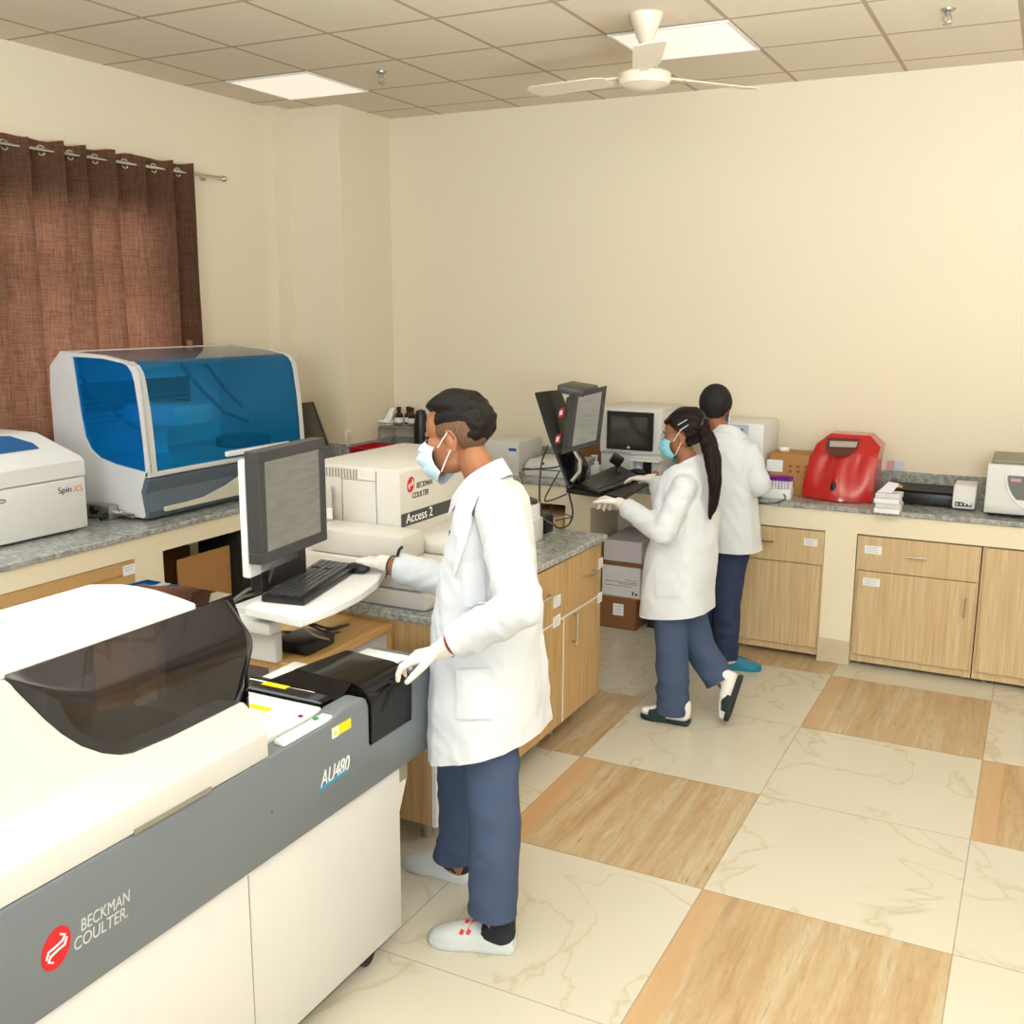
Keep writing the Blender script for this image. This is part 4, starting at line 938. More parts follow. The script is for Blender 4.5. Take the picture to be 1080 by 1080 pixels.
cb.tube(crom([at(548, 498, 5.9), at(551, 508, 5.6), at(549, 519, 5.2)]), .005, 6)
tag(cb.build('trailing_cables', mat('dark_cable', (52, 52, 54), .5)), 'loose dark cables hanging from the black monitor stand over the back worktop edge', 'cable')
# tray and keyboard
z2 = 1.0; t = thing('keyboard_tray', 'black keyboard tray in front of the woman with the ponytail', 'tray', (-2.1, 5.35, CT))
a1, a2, a3, a4 = on_z(z2, 597, 516), on_z(z2, 657, 524), on_z(z2, 693, 503), on_z(z2, 648, 491)
MB().prism([a1, a2, a3, a4], (0, 0, -.022), bev=.004, seg=1).build('tray_top', BLACK, t)
MB().box((-2.50, 5.6, .9), (-2.2, 5.95, .93), .004).box((-2.40, 5.45, .93), (-2.1, 5.75, z2-.023), .004).build('support_arm', DARK2, t)
i0, i1, i2, i3 = on_z(z2, 632, 522.5), on_z(z2, 676, 506), on_z(z2, 652, 492.5), on_z(z2, 604, 513)
keyboard(i0, i1, i2, i3, z2, 'dark keyboard under the hands of the woman with the ponytail', keym=DARK, th=.018)
t = thing('barcode_scanner', 'small black camera head on a short stalk behind the dark keyboard', 'scanner', on_z(z2, 649, 501))
q = on_z(z2, 650, 503)
MB().cyl(q, q+V((0, 0, .03)), .025).tube([q+V((0, 0, .03)), q+V((0, 0, .07))], .007).build('stalk', BLACK, t)
MB().box((-.035, -.02, -.03), (.035, .02, .03), .006, M=Matrix.Translation(q+V((.0, 0, .10))) @ Matrix.Rotation(.6, 4, 'Y') @ Matrix.Rotation(.4, 4, 'Z')).build('head', BLACK, t)
q = on_z(z2, 672, 500)
t = thing('computer_mouse', "dark mouse under the far hand of the woman with the ponytail", 'mouse', q)
MB().ell((q.x, q.y, z2+.014), (.05, .03, .018)).build('mouse_shell', BLACK, t)

# white cabinet analyser with small screen
yy = 5.93; t = thing('hematology_analyzer', 'cream cabinet analyser with a small black screen, left of the ponytailed woman', 'analyser', (-2.22, 6.15, CT))
xl, xr = -2.42, -2.02
MB().prism([(xl, yy+.02, CT+.01), (xl, yy+.02, 1.08), (xl, yy, 1.10), (xl, yy, 1.36), (xl, yy+.02, 1.372), (xl, 6.35, 1.372), (xl, 6.35, CT+.01)], (xr-xl, 0, 0), bev=.008).build('cabinet', WHITE2, t)
sa, sb, sc, sd = on_y(yy-.004, 641, 433), on_y(yy-.004, 690, 435.5), on_y(yy-.004, 686, 476), on_y(yy-.004, 640, 474)
MB().prism([(sa.x, yy, sa.z), (sb.x, yy, sa.z), (sb.x, yy, sc.z), (sa.x, yy, sc.z)], (0, -.018, 0), bev=.004, seg=1).build('screen_bezel', BLACK, t)
MB().box((sa.x+.03, yy-.0195, sc.z+.035), (sb.x-.035, yy-.018, sa.z-.03)).build('screen', SCREENOFF, t, smooth=0)
MB().box(((sa.x+sb.x)/2-.012, yy-.0195, sc.z+.01), ((sa.x+sb.x)/2+.005, yy-.018, sc.z+.024)).build('round_emblem', LOGOG, t, smooth=0)
w = on_y(yy, 667, 483); w2 = on_y(yy, 697, 508)
MB().box((w.x, yy-.05, w.z-.012), (w2.x, yy+.03, w.z), .003).box((w.x, yy-.03, CT+.012), (w.x+.015, yy+.02, w.z-.012)).build('sample_shelf', WHITE, t)
MB().box((w.x+.07, yy-.004+.02-.02, CT+.05), (w.x+.12, yy+.021, w.z-.012)).build('sample_slot', BLACK, t)
q = on_y(5.86, 629, 488)
t = thing('pump_bottle', 'clear plastic pump bottle beside the cream cabinet analyser', 'bottle', (q.x, 5.86, CT))
MB().box((q.x-.03, 5.83, CT), (q.x+.03, 5.89, CT+.12), .012).build('bottle', mat('clear_grey_plastic', (196, 204, 196), .25), t)
MB().lathe([(.014, .118), (.014, .14), (.006, .142), (.006, .17)], (q.x, 5.86, CT)).box((q.x-.035, 5.855, CT+.168), (q.x+.008, 5.865, CT+.18), .003).build('pump', WHITE2, t)
tag(MB().box((q.x-.11, 5.88, CT), (q.x-.04, 5.93, CT+.06), .004).build('blue_pack', BLUE), 'small blue packet beside the clear pump bottle', 'packet')
q = on_y(6.33, 620, 480)
tag(MB().box((q.x-.16, 6.34, CT), (q.x+.13, 6.40, 1.22), .003, 1).build('brown_board', CARD3), 'brown board standing against the wall behind the pump bottle', 'board')
# analyser behind person two
t = thing('benchtop_analyzer', 'cream cube-shaped analyser with a blue-grey top panel, behind the person in the dark cap', 'analyser', (-1.55, 6.2, CT))
MB().box((-1.80, 6.0, CT+.012), (-1.425, 6.38, 1.31), .01).build('cabinet', WHITE, t)
a, b = on_y(5.998, 760, 447), on_y(5.998, 789, 463)
MB().box((-1.78, 5.994, b.z-.04), (b.x, 5.999, a.z)).build('control_panel', GRILL, t, smooth=0)
MB().box((a.x+.0, 5.992, a.z-.03), (b.x-.03, 5.994, a.z-.022)).box((a.x+.0, 5.992, a.z-.042), (b.x-.04, 5.994, a.z-.036)).build('panel_slots', DARK, t, smooth=0)
for x in (-1.76, -1.47):
    for y in (6.05, 6.33): MB().cyl((x, y, CT), (x, y, CT+.013), .015).build('foot', BLACK, t)
# cardboard box
t = carton('cardboard_box', (-1.40, 6.06, CT), (-1.17, 6.30, 1.135), CARD, 'brown cardboard box with a white label between the red machine and the cream analyser', tape=False)
q = on_y(6.058, 817, 491); sticker(q, .095, .07, (1, 0, 0), (0, -1, 0), t, 0)
ln = MB()
for i in range(3):
    for j in range(2): ln.box((-1.285+.045*i, 6.0592, 1.03+.03*j), (-1.265+.045*i, 6.06, 1.045+.03*j))
ln.build('printed_marks', CARD3, t, smooth=0)
q = on_z(1.136, 835, 471.5); tag(MB().lathe([(.03, 0), (.034, .012), (.03, .022), (.002, .026)], (q.x, min(q.y, 6.2), 1.136)).build('plastic_pot', BRIGHT), 'small white pot standing on the brown cardboard box', 'pot')
# tubes rack
q = on_z(CT, 801, 526.5); q2 = on_z(CT, 832, 528)
tr0 = thing('tube_rack', 'white rack holding purple-capped sample tubes near the red machine', 'rack', (q.x+.08, 5.9, CT))
rx0, rx1, ry = q.x-.005, q2.x, 5.885
MB().box((rx0, ry, CT), (rx1, ry+.09, CT+.055), .004).build('rack_body', BRIGHT, tr0)
def tube(x, y, lab):
    o = thing('sample_tube', lab, 'tube', (x, y, CT+.056), 0, 'purple-capped tubes in the white rack')
    MB().lathe([(.0065, 0), (.0065, .05), (.0055, .05)], (0, 0, 0), 10).build('tube_glass', PAPER2, o, local=True)
    MB().lathe([(.0085, .046), (.0085, .068), (.007, .07), (.001, .07)], (0, 0, 0), 10).build('purple_cap', PURPLE, o, local=True); return o
lab_t = 'purple-capped sample tube standing in the white rack'
p0 = tube(rx0+.01, ry+.02, lab_t)
for i in range(9):
    for j in range(3):
        if i == j == 0: continue
        c = copy_tree(p0); c.location = (rx0+.01+i*(rx1-rx0-.02)/8, ry+.02+j*.025, CT+.056)
# barcode wand + cable near person two
q = on_z(CT, 806, 530)
tk = thing('tablet', 'flat dark keypad with a looped black cable beside the person in the dark cap', 'keypad', (q.x, 5.86, CT))
MB().prism([on_z(CT+.015, *p) for p in ((786, 528), (800, 531), (806, 516), (795, 512))], (0, 0, -.014), bev=.003, seg=1).build('keypad_body', DARK, tk)
MB().tube(crom([on_z(CT+.02, 788, 529), on_z(CT+.014, 812, 531), on_z(CT+.014, 827, 527), on_z(CT+.03, 826, 521), on_z(CT+.06, 812, 514), on_z(CT+.09, 800, 507)]), .004, 6).build('cable', BLACK, tk)
# red machine
t = thing('red_analyzer', 'glossy red wedge-shaped machine with a small display on the back worktop', 'analyser', (-1.0, 6.1, CT))
y0 = 6.0
def fp(px, py, y=y0): return on_y(y, 780+px/6, 440+py/6)
# front shell: a lofted, bulging face
def red(u, v):          # u left..right, v bottom..top
    lft = [(395, 500), (400, 420), (415, 330), (440, 240), (465, 180), (545, 120)]; rgt = [(835, 540), (845, 440), (850, 340), (866, 250), (875, 205), (800, 135)]
    k = v*5; i = min(4, int(k)); f = k-i
    L = V((lft[i][0]*(1-f)+lft[i+1][0]*f, lft[i][1]*(1-f)+lft[i+1][1]*f, 0)); R = V((rgt[i][0]*(1-f)+rgt[i+1][0]*f, rgt[i][1]*(1-f)+rgt[i+1][1]*f, 0))
    p = L.lerp(R, u); dep = .16*v**1.5
    b = fp(p.x, p.y); s = math.sin(PI*u)
    waist = .035*math.exp(-((v-.45)/.3)**2)*(math.exp(-((u-.28)/.12)**2)+math.exp(-((u-.72)/.12)**2))
    return V((b.x, y0+dep-.05*s*(1-v)**.6-.012*s+waist*.9, b.z))
fg = [[red(i/28, j/24) for i in range(29)] for j in range(25)]
bk = lambda p, d=.3: V((p.x, min(6.40, y0+d), p.z))
sh = MB(); rings = []
for row in fg:
    rings.append(row+[bk(row[-1]), bk(row[0])])
sh.loft(rings); sh_o = sh.build('red_shell', RED, t, smooth=30)
dsp = [fp(*p, y=y0+.085) for p in ((560, 135), (755, 142), (742, 200), (700, 238), (625, 250), (570, 235), (548, 190))]
RS = sh_o; om = lambda x, y, off: onmesh(RS, 780+x/6, 440+y/6, off)
pa, pb, pc2 = om(565, 140, 0), om(750, 146, 0), om(650, 238, 0); pnn = (pb-pa).cross(pc2-pa).normalized()
if pnn.y > 0: pnn = -pnn
fpp = lambda x, y, o: on_p((pa+pb+pc2)/3+pnn*o, pnn, 780+x/6, 440+y/6)
pz = [fpp(*p, .014) for p in ((556, 132), (760, 140), (742, 200), (700, 238), (625, 250), (570, 235), (546, 190))]
MB().prism(pz, (0, .04, 0)).build('display_panel', mat('dark_red_brown', (92, 52, 44), .3), t)
pz = [fpp(*p, .018) for p in ((572, 150), (748, 156), (735, 192), (570, 186))]
MB().prism(pz, (0, .006, 0)).build('display', mat('pale_display', (182, 170, 160), .25), t, smooth=0)
q = om(592, 445, .0); MB().ell((q.x, q.y+.004, q.z), (.017, .012, .035)).build('sample_port', BLACK, t)
MB().box((-1.17, 6.04, CT), (-.82, 6.28, CT+.02)).build('base', BLACK, t)
# stack of white boxes
q = on_z(CT, 921, 541); q2 = on_z(CT, 948, 543)
for k in range(4):
    w = [(.0, 0), (.004, .01), (-.003, .0), (.002, .006)][k]; z = CT+.001+k*.0265
    b = MB().box((q.x+w[0], q.y+.01+w[1], z), (q2.x+w[0], q.y+.13+w[1], z+.025), .002, 1).build('paper_pack', WHITEBOX if k % 2 else PAPER)
    tag(b, 'white paper pack, %s of the stack right of the red machine' % ['lowest', 'second from the bottom', 'second from the top', 'topmost'][k], 'pack', 'white packs right of the red machine')
q = on_z(CT+.108, 926, 519)
tag(MB().prism([q+V((0, 0, 0)), q+V((.07, .0, 0)), q+V((.10, .04, .045)), q+V((.045, .05, .05))], (0, 0, .003)).build('paper_slip', PAPER2), 'crumpled paper slip lying on the stack of white packs', 'paper')
# long black device with white end box
t = thing('tube_roller', 'long black tube roller lying on the back worktop with a white keypad end', 'tube roller', (-.55, 6.12, CT))
A = [on_y(6.08, *p) for p in ((945, 514), (1003, 519), (1003, 533), (948, 530))]
rl_ = MB().box((-.70, 6.05, CT+.008), (-.39, 6.22, CT+.07), .004)
rl_.build('roller_base', BLACK, t)
for k in range(4): MB().cyl((-.72, 6.07+.045*k, CT+.085), (-.39, 6.07+.045*k, CT+.085), .016, 14).build('roller', DARK2, t)
MB().box((-.735, 6.04, CT+.06), (-.70, 6.23, CT+.115), .004).build('roller_end', BLACK, t)
MB().box((-.70, 6.035, CT+.095), (-.65, 6.05, CT+.108)).build('orange_mark', mat('amber_mark', (220, 160, 60), .5), t, smooth=0)
MB().prism([(-.388, 6.0, CT+.01), (-.388, 6.0, CT+.07), (-.388, 6.03, CT+.135), (-.388, 6.22, CT+.135), (-.388, 6.22, CT+.01)], (.115, 0, 0), bev=.01).build('control_box', WHITE, t)
kp = MB()
MB().prism([(-.372, 5.998, CT+.025), (-.29, 5.998, CT+.025), (-.29, 6.001, CT+.06), (-.305, 6.008, CT+.08), (-.355, 6.008, CT+.08), (-.372, 6.001, CT+.06)], (0, .006, 0)).build('keypad', mat('keypad_navy', (60, 62, 84), .4), t, smooth=0)
for i in range(4):
    for j in range(2): kp.ell((-.362+.02*i, 5.998+.001*j, CT+.036+.018*j), (.005, .002, .005), n=6)
kp.build('keypad_buttons', PAPER, t)
# oven-like device
t = thing('lab_centrifuge', 'white box-shaped machine with a half-round grey control panel at the right edge', 'machine', (-.05, 6.05, CT))
MB().prism([(-.225, 5.90, CT+.02), (-.225, 5.89, CT+.06), (-.225, 5.905, 1.165), (-.225, 5.915, 1.178), (-.225, 6.30, 1.178), (-.225, 6.30, CT+.02)], (.42, 0, 0), bev=.012).build('housing', WHITE, t)
MB().box((-.21, 5.935, 1.178), (.18, 6.29, 1.20), .006).build('lid', OVENG, t)
pc_ = [( .03+.155*math.cos(a), 1.125+.17*math.sin(a)) for a in [PI+PI*k/20 for k in range(21)]]
MB().prism([(x, 5.893, z) for x, z in pc_], (0, .01, 0)).build('control_panel', mat('panel_grey', (112, 112, 114), .35), t, smooth=30)
MB().tube([(x, 5.889+.0, z) for x, z in [(.03+.165*math.cos(a), 1.128+.18*math.sin(a)) for a in [PI+PI*k/20 for k in range(21)]]], .005, 6).build('panel_rim', BRIGHT, t)
MB().box((-.11, 5.89, 1.095), (-.06, 5.894, 1.112)).build('red_badge', mat('red_white_print', (206, 150, 150), .5), t, smooth=0)
lt = MB()
for i in range(3): lt.ell((-.04+.03*i, 5.892, 1.055+.012*(i % 2)), (.006, .003, .006), n=8)
lt.build('indicator_lights', ORANGE, t)
for x in (-.19, .15): MB().cyl((x, 5.95, CT), (x, 5.95, CT+.021), .015).build('foot', BLACK, t)
# wall switch plate
t = thing('wall_switch', 'small pink and pale blue switch plate on the wall above the worktop upstand', 'switch', (-.74, BY-.01, 1.06))
a, b = on_y(BY-.01, 936, 485.5), on_y(BY-.01, 953, 497)
MB().box((a.x, BY-.012, b.z), (a.x*.6+b.x*.4, BY-.0005, a.z), .002, 1).build('pink_plate', SWITCHP, t)
MB().box((a.x*.6+b.x*.4+.001, BY-.012, b.z), (b.x, BY-.0005, a.z), .002, 1).build('blue_plate', SWITCHB, t)
q = on_x(-4.262, 367, 459)
t = thing('wall_socket', 'cream round wall socket low on the corner pillar', 'socket', (-4.258, q.y, q.z))
MB().box((-4.264, q.y-.04, q.z-.04), (-4.257, q.y+.04, q.z+.04), .004).build('socket_plate', WALL2, t)
MB().cyl((-4.257, q.y, q.z), (-4.254, q.y, q.z), .02).build('socket_face', WHITE2, t)
q = on_y(BY, 661, 430); tag(MB().box((q.x-.012, BY-.004, q.z-.006), (q.x+.012, BY-.0002, q.z+.006)).build('wall_mark', CARD3), 'tiny reddish tab stuck on the back wall above the cream cabinet analyser', 'tab')

# ------------------------------------------------------------------ far left corner of the counter: basket, rack, bottles
a, b = on_y(6.0, 358, 470), on_y(6.0, 418, 468)
t = thing('plastic_basket', 'red plastic basket on the worktop beside the corner pillar', 'basket', (-4.2, 6.0, CT))
bx0, bx1, by0, by1 = -4.24, -3.84, 5.84, 6.12
def ringr(e, z): return [(bx0-e, by0-e, z), (bx1+e, by0-e, z), (bx1+e, by1+e, z), (bx0-e, by1+e, z)]
bkt = MB().loft([ringr(-.02, CT), ringr(.004, CT+.105), ringr(.016, CT+.105), ringr(.016, CT+.115), ringr(.0, CT+.115), ringr(-.022, CT+.01)], M=None)
bkt.build('basket_body', REDMAT, t, smooth=20)
for i, (dx, dy, r) in enumerate(((.12, .1, .05), (.2, .14, .045), (.28, .1, .05), (.18, .06, .04))):
    ob = MB().ell((bx0+dx, by0+dy, CT+.055+.01*(i % 2)), (r, r*.7, .035), n=8).build('cotton_pack', PAPER)
    tag(ob, ['crumpled white pack in the red basket, leftmost', 'crumpled white pack in the red basket, at the back', 'crumpled white pack in the red basket, rightmost', 'crumpled white pack in the red basket, nearest'][i], 'pack', 'white packs in the red basket')
tag(MB().box((-4.24, 5.62, CT), (-4.0, 5.80, CT+.05), .006).build('pale_blue_tray', mat('pale_blue', (170, 196, 220), .5)), 'pale blue flat tray in front of the red basket', 'tray')
zr = 1.12; t = thing('wire_rack', 'steel wire shelf rack carrying brown bottles in the far left corner', 'rack', (-4.08, 6.28, CT))
wr = MB(); x0_, x1_, y0_, y1_ = -4.25, -3.83, 6.2, 6.40
for z in (zr, zr+.03):
    wr.tube([(x0_, y0_, z), (x1_, y0_, z), (x1_, y1_, z), (x0_, y1_, z), (x0_, y0_, z)], .004, 6)
for k in range(9): wr.tube([(x0_+(x1_-x0_)*k/8, y0_, zr+.03), (x0_+(x1_-x0_)*k/8, y0_, zr), (x0_+(x1_-x0_)*k/8, y1_, zr)], .0025, 6)
wr.build('wire_shelf', STEEL, t)
for x in (x0_, x1_):
    for y in (y0_, y1_): MB().cyl((x, y, CT), (x, y, zr), .006, 8).build('leg', STEEL, t)
MB().box((x0_+.005, y0_+.005, zr+.003), (x1_-.005, y1_-.005, zr+.008)).build('shelf_sheet', OVENG, t)
def bottle(px, py, lab):
    q = on_y(6.3, px, py); o = thing('reagent_bottle', lab, 'bottle', (q.x, 6.3, zr+.009), 0, 'brown bottles on the wire rack')
    MB().lathe([(.028, 0), (.03, .005), (.03, .075), (.014, .095), (.014, .105)], (0, 0, 0)).build('bottle_glass', BROWNB, o, local=True)
    MB().lathe([(.017, .103), (.017, .13), (.015, .132), (.001, .132)], (0, 0, 0)).build('bottle_cap', BLACK, o, local=True)
    MB().lathe([(.0306, .02), (.0306, .055)], (0, 0, 0)).build('bottle_label', PAPER, o, local=True); return o
o1 = bottle(421, 450, 'brown glass bottle with white label, leftmost of three on the wire rack')
for (px, dy, lab) in ((427, .05, 'brown glass bottle with white label, middle of three on the wire rack'), (434.5, 0, 'brown glass bottle with white label, rightmost of three on the wire rack')):
    c = copy_tree(o1); c.location = (on_y(6.3, px, 450).x, 6.3+dy, zr+.009); c['label'] = lab
q = on_y(6.28, 409, 452)
tag(MB().box((q.x-.10, 6.22, zr+.009), (q.x+.05, 6.34, zr+.045), .006).prism([(q.x-.01, 6.24, zr+.045), (q.x+.05, 6.24, zr+.045), (q.x+.05, 6.30, zr+.13), (q.x+.01, 6.30, zr+.13)], (0, .02, 0), bev=.003, seg=1).build('tissue_box', PAPER), 'white tissue stack standing on the wire rack left of the brown bottles', 'tissue')
q = on_y(6.15, 444, 450)
tag(MB().lathe([(.05, 0), (.052, .24), (.04, .33), (.03, .36), (.001, .37)], (q.x, 6.15, CT)).build('black_canister', BLACK), 'tall black canister partly hidden behind the face of the man', 'canister')
q = on_y(5.95, 432, 473)
t = thing('kit_box', 'small white and red kit box in front of the wire rack', 'box', (q.x, 5.95, CT))
MB().box((q.x-.06, 5.9, CT), (q.x+.12, 6.05, CT+.095), .003, 1).build('kit_carton', PAPER, t); MB().box((q.x-.02, 5.8985, CT+.04), (q.x+.1, 5.9, CT+.07)).build('red_print', REDLOGO, t, smooth=0)
from mathutils.bvhtree import BVHTree
# ------------------------------------------------------------------ people
def caps(mb, pts, rad, ends=True, n=14):
    pts = [V(p) for p in pts]
    for i in range(len(pts)-1): mb.tube([pts[i], pts[i+1]], [rad[i], rad[i+1]], n)
    for i, p in enumerate(pts):
        if ends or 0 < i < len(pts)-1: mb.ell(p, (rad[i],)*3, n=8)
    return mb
def frame(fwd, up=(0, 0, 1)):
    f = V(fwd).normalized(); s = V(up).cross(f).normalized(); u = f.cross(s)   # x = left side, y = forward, z = up
    return Matrix((s, f, u)).transposed()
HEAD = [((0, -.018, .035), (.074, .095, .085)), ((0, .03, .03), (.061, .06, .062)), ((0, .032, -.03), (.058, .058, .072)), ((0, .028, -.072), (.049, .055, .036)),
        ((0, .072, -.097), (.022, .018, .018)), ((.038, .05, -.02), (.024, .032, .026)), ((-.038, .05, -.02), (.024, .032, .026)), ((0, .08, .014), (.042, .013, .010)),
        ((0, .112, -.034), (.013, .014, .012)), ((.011, .1, -.038), (.009, .011, .009)), ((-.011, .1, -.038), (.009, .011, .009)), ((0, .088, -.062), (.023, .011, .006)), ((0, .086, -.072), (.020, .011, .007))]
def head_shape(mb, C, R, s):
    X = lambda p: C + R @ (V(p)*s)
    for c, r in HEAD: mb.ell(X(c), tuple(k*s for k in r), rot=R, n=12)
    mb.tube([X((0, .082, .016)), X((0, .098, -.01)), X((0, .110, -.032))], [.008*s, .010*s, .012*s], 10)
    for sg in (-1, 1):
        er = Matrix.Rotation(sg*.3, 3, 'Z') @ Matrix.Rotation(-.15, 3, 'X')
        mb.ell(X((sg*.076, -.008, -.012)), (.008*s, .016*s, .027*s), rot=R @ er, n=10)
        rim = []
        for k in range(15):
            a = -2.2+k*4.4/14; rim.append(X((sg*(.083+.004*math.sin(a)), -.012-.019*math.cos(a), -.010+.031*math.sin(a))))
        mb.tube(rim, [.0042*s]*15, 6); mb.ell(X((sg*.078, .0, -.038)), (.006*s, .008*s, .009*s), n=6)
def radial(d):       # distance from the head centre to its skin along d
    best = 0; o = V((0, -.01, .03))
    for c, r in HEAD[:8]:
        q = o-V(c); A = sum((d[i]/r[i])**2 for i in range(3)); B = sum(d[i]*q[i]/r[i]**2 for i in range(3)); Cc = sum((q[i]/r[i])**2 for i in range(3))-1
        D = B*B-A*Cc
        if D > 0: best = max(best, (-B+math.sqrt(D))/A)
    return best
def hair_mesh(C, R, s, t, n=96, m_=72, rough=.0015):
    mb = MB(); o = V((0, -.01, .03)); rings = []
    for j in range(1, m_):
        th = PI*j/m_; ring = []
        for i in range(n):
            ph = 2*PI*i/n; d = V((math.sin(th)*math.cos(ph), math.sin(th)*math.sin(ph), math.cos(th))); r = radial(d); p = o+d*r; tt = t(p)
            if tt > 0: tt += rough*noise.noise(V((p.x*60, p.y*14, p.z*60)))*min(1, tt/.006)*3
            ring.append(C+R @ ((o+d*(r+tt))*s))
        rings.append(ring)
    return mb.loft(rings)
def sm(x, a, b): x = max(0, min(1, (x-a)/(b-a))); return x*x*(3-2*x)
def mask(C, R, s, m, parent, hang=.0):
    X = lambda p: C+R @ (V(p)*s)
    yc = lambda v: [.094, .124, .133, .130, .120, .098, .07][min(6, int(v*6))]*(1-(v*6-int(v*6)))+[.094, .124, .133, .130, .120, .098, .07, .07][min(7, int(v*6)+1)]*(v*6-int(v*6))
    def f(u, v):
        a = (u*2-1); ang = a*1.36; zc = -.002-(.128+hang)*v; zs = -.022-.072*v; k = abs(a)**1.7
        y = .022+(yc(v)-.022)*max(0, math.cos(ang))**.75; x = .074*math.sin(ang)
        pl = .0045*math.sin(v*PI*6)*(1-abs(a)**3)
        return X((x, y+pl, zc*(1-k)+zs*k))
    o = MB().grid(f, 28, 36, thick=.002*s).build('face_mask', m, parent, smooth=60)
    for sg in (-1, 1):
        for za, zb in ((-.024, .018), (-.092, -.034)):
            MB().tube([X((sg*.0735, .032, za)), X((sg*.083, .01, (za*.5+zb*.5))), X((sg*.086, -.012, zb))], .0019, 5).build('ear_loop', PAPER, o)
    return o
def eyes(C, R, s, parent, skin):
    X = lambda p: C+R @ (V(p)*s)
    for sg in (-1, 1):
        e = MB().ell(X((sg*.031, .0725, -.002)), (.0095*s, .0075*s, .0048*s), rot=R, n=10).build('eye', EYEW, parent)
        MB().ell(X((sg*.031, .0792, -.002)), (.0048*s, .0022*s, .0048*s), rot=R, n=8).build('iris', IRIS, e)
        MB().tube([X((sg*.019, .0800, .001)), X((sg*.031, .0835, .0045)), X((sg*.044, .073, .001))], .0020*s, 6).build('eyelash', HAIR, e)
        MB().tube([X((sg*.014, .0925, .018)), X((sg*.03, .0925, .024)), X((sg*.05, .078, .018))], [.003*s, .0038*s, .0018*s], 6).build('eyebrow', HAIR, parent)
def hand(W, D, N, thumb, k, m, parent, curl=((.35, .35, .25),)*4, spread=.06, tc=.25, name='glove', cuffdir=None, cuff=.05, cr=.033):
    D = V(D).normalized(); N = V(N); N = (N-D*N.dot(D)).normalized(); S = D.cross(N).normalized()*thumb
    mb = MB(); W = V(W)
    mb.ell(W+D*.048*k+N*.0, (.040*k, .048*k, .015*k), rot=Matrix((S, D, N)).transposed(), n=10)
    offs = (.030, .010, -.011, -.030); L = (.074, .082, .076, .060)
    for i in range(4):
        kn = W+(D*(.088-.006*abs(i-1.2))+S*offs[i]-N*.003)*k
        caps(mb, [W+S*offs[i]*.55*k+D*.01*k, kn], [.015*k, .0118*k], n=10)
        d = (D+S*spread*(1.2-i)).normalized(); p = kn; pts = [p]; ang = 0; c = curl[i if len(curl) == 4 else 0]
        for q, fr_ in enumerate((.45, .30, .25)):
            ang += c[q]; dd = d*math.cos(ang)+N*math.sin(ang); p = p+dd*L[i]*fr_*k; pts.append(p)
        caps(mb, pts, [.0104*k, .0094*k, .0086*k, .0074*k] if i < 3 else [.009*k, .0082*k, .0075*k, .0066*k], n=10)
    r0 = W+(D*.022+S*.026+N*.004)*k; d1 = (D*.62+S*.75+N*tc).normalized(); d2 = (D*.86+S*.35+N*(tc+.12)).normalized(); d3 = (D*.95+S*.12+N*(tc+.18)).normalized()
    p1 = r0+d1*.042*k; p2 = p1+d2*.032*k; p3 = p2+d3*.024*k
    caps(mb, [W+D*.008*k+S*.012*k, r0, p1, p2, p3], [.016*k, .0155*k, .0118*k, .0102*k, .0082*k], n=10)
    cd = V(cuffdir).normalized() if cuffdir is not None else -D
    mb.tube([W+D*.015*k, W, W+cd*cuff*.5, W+cd*cuff], [.026*k, .0275*k, cr*.93, cr], 16)
    return remesh(mb, .0026, 2).build(name, m, parent, smooth=80)
def folds(mb, amp, f, extra=None):
    mb.bm.normal_update(); mv = []
    for v in mb.bm.verts:
        d = f(v.co)*amp
        mv.append((v, v.normal*d))
    for v, d in mv: v.co += d
    return mb
def ridg(p): return 1-2*abs(noise.noise(p))*1.6
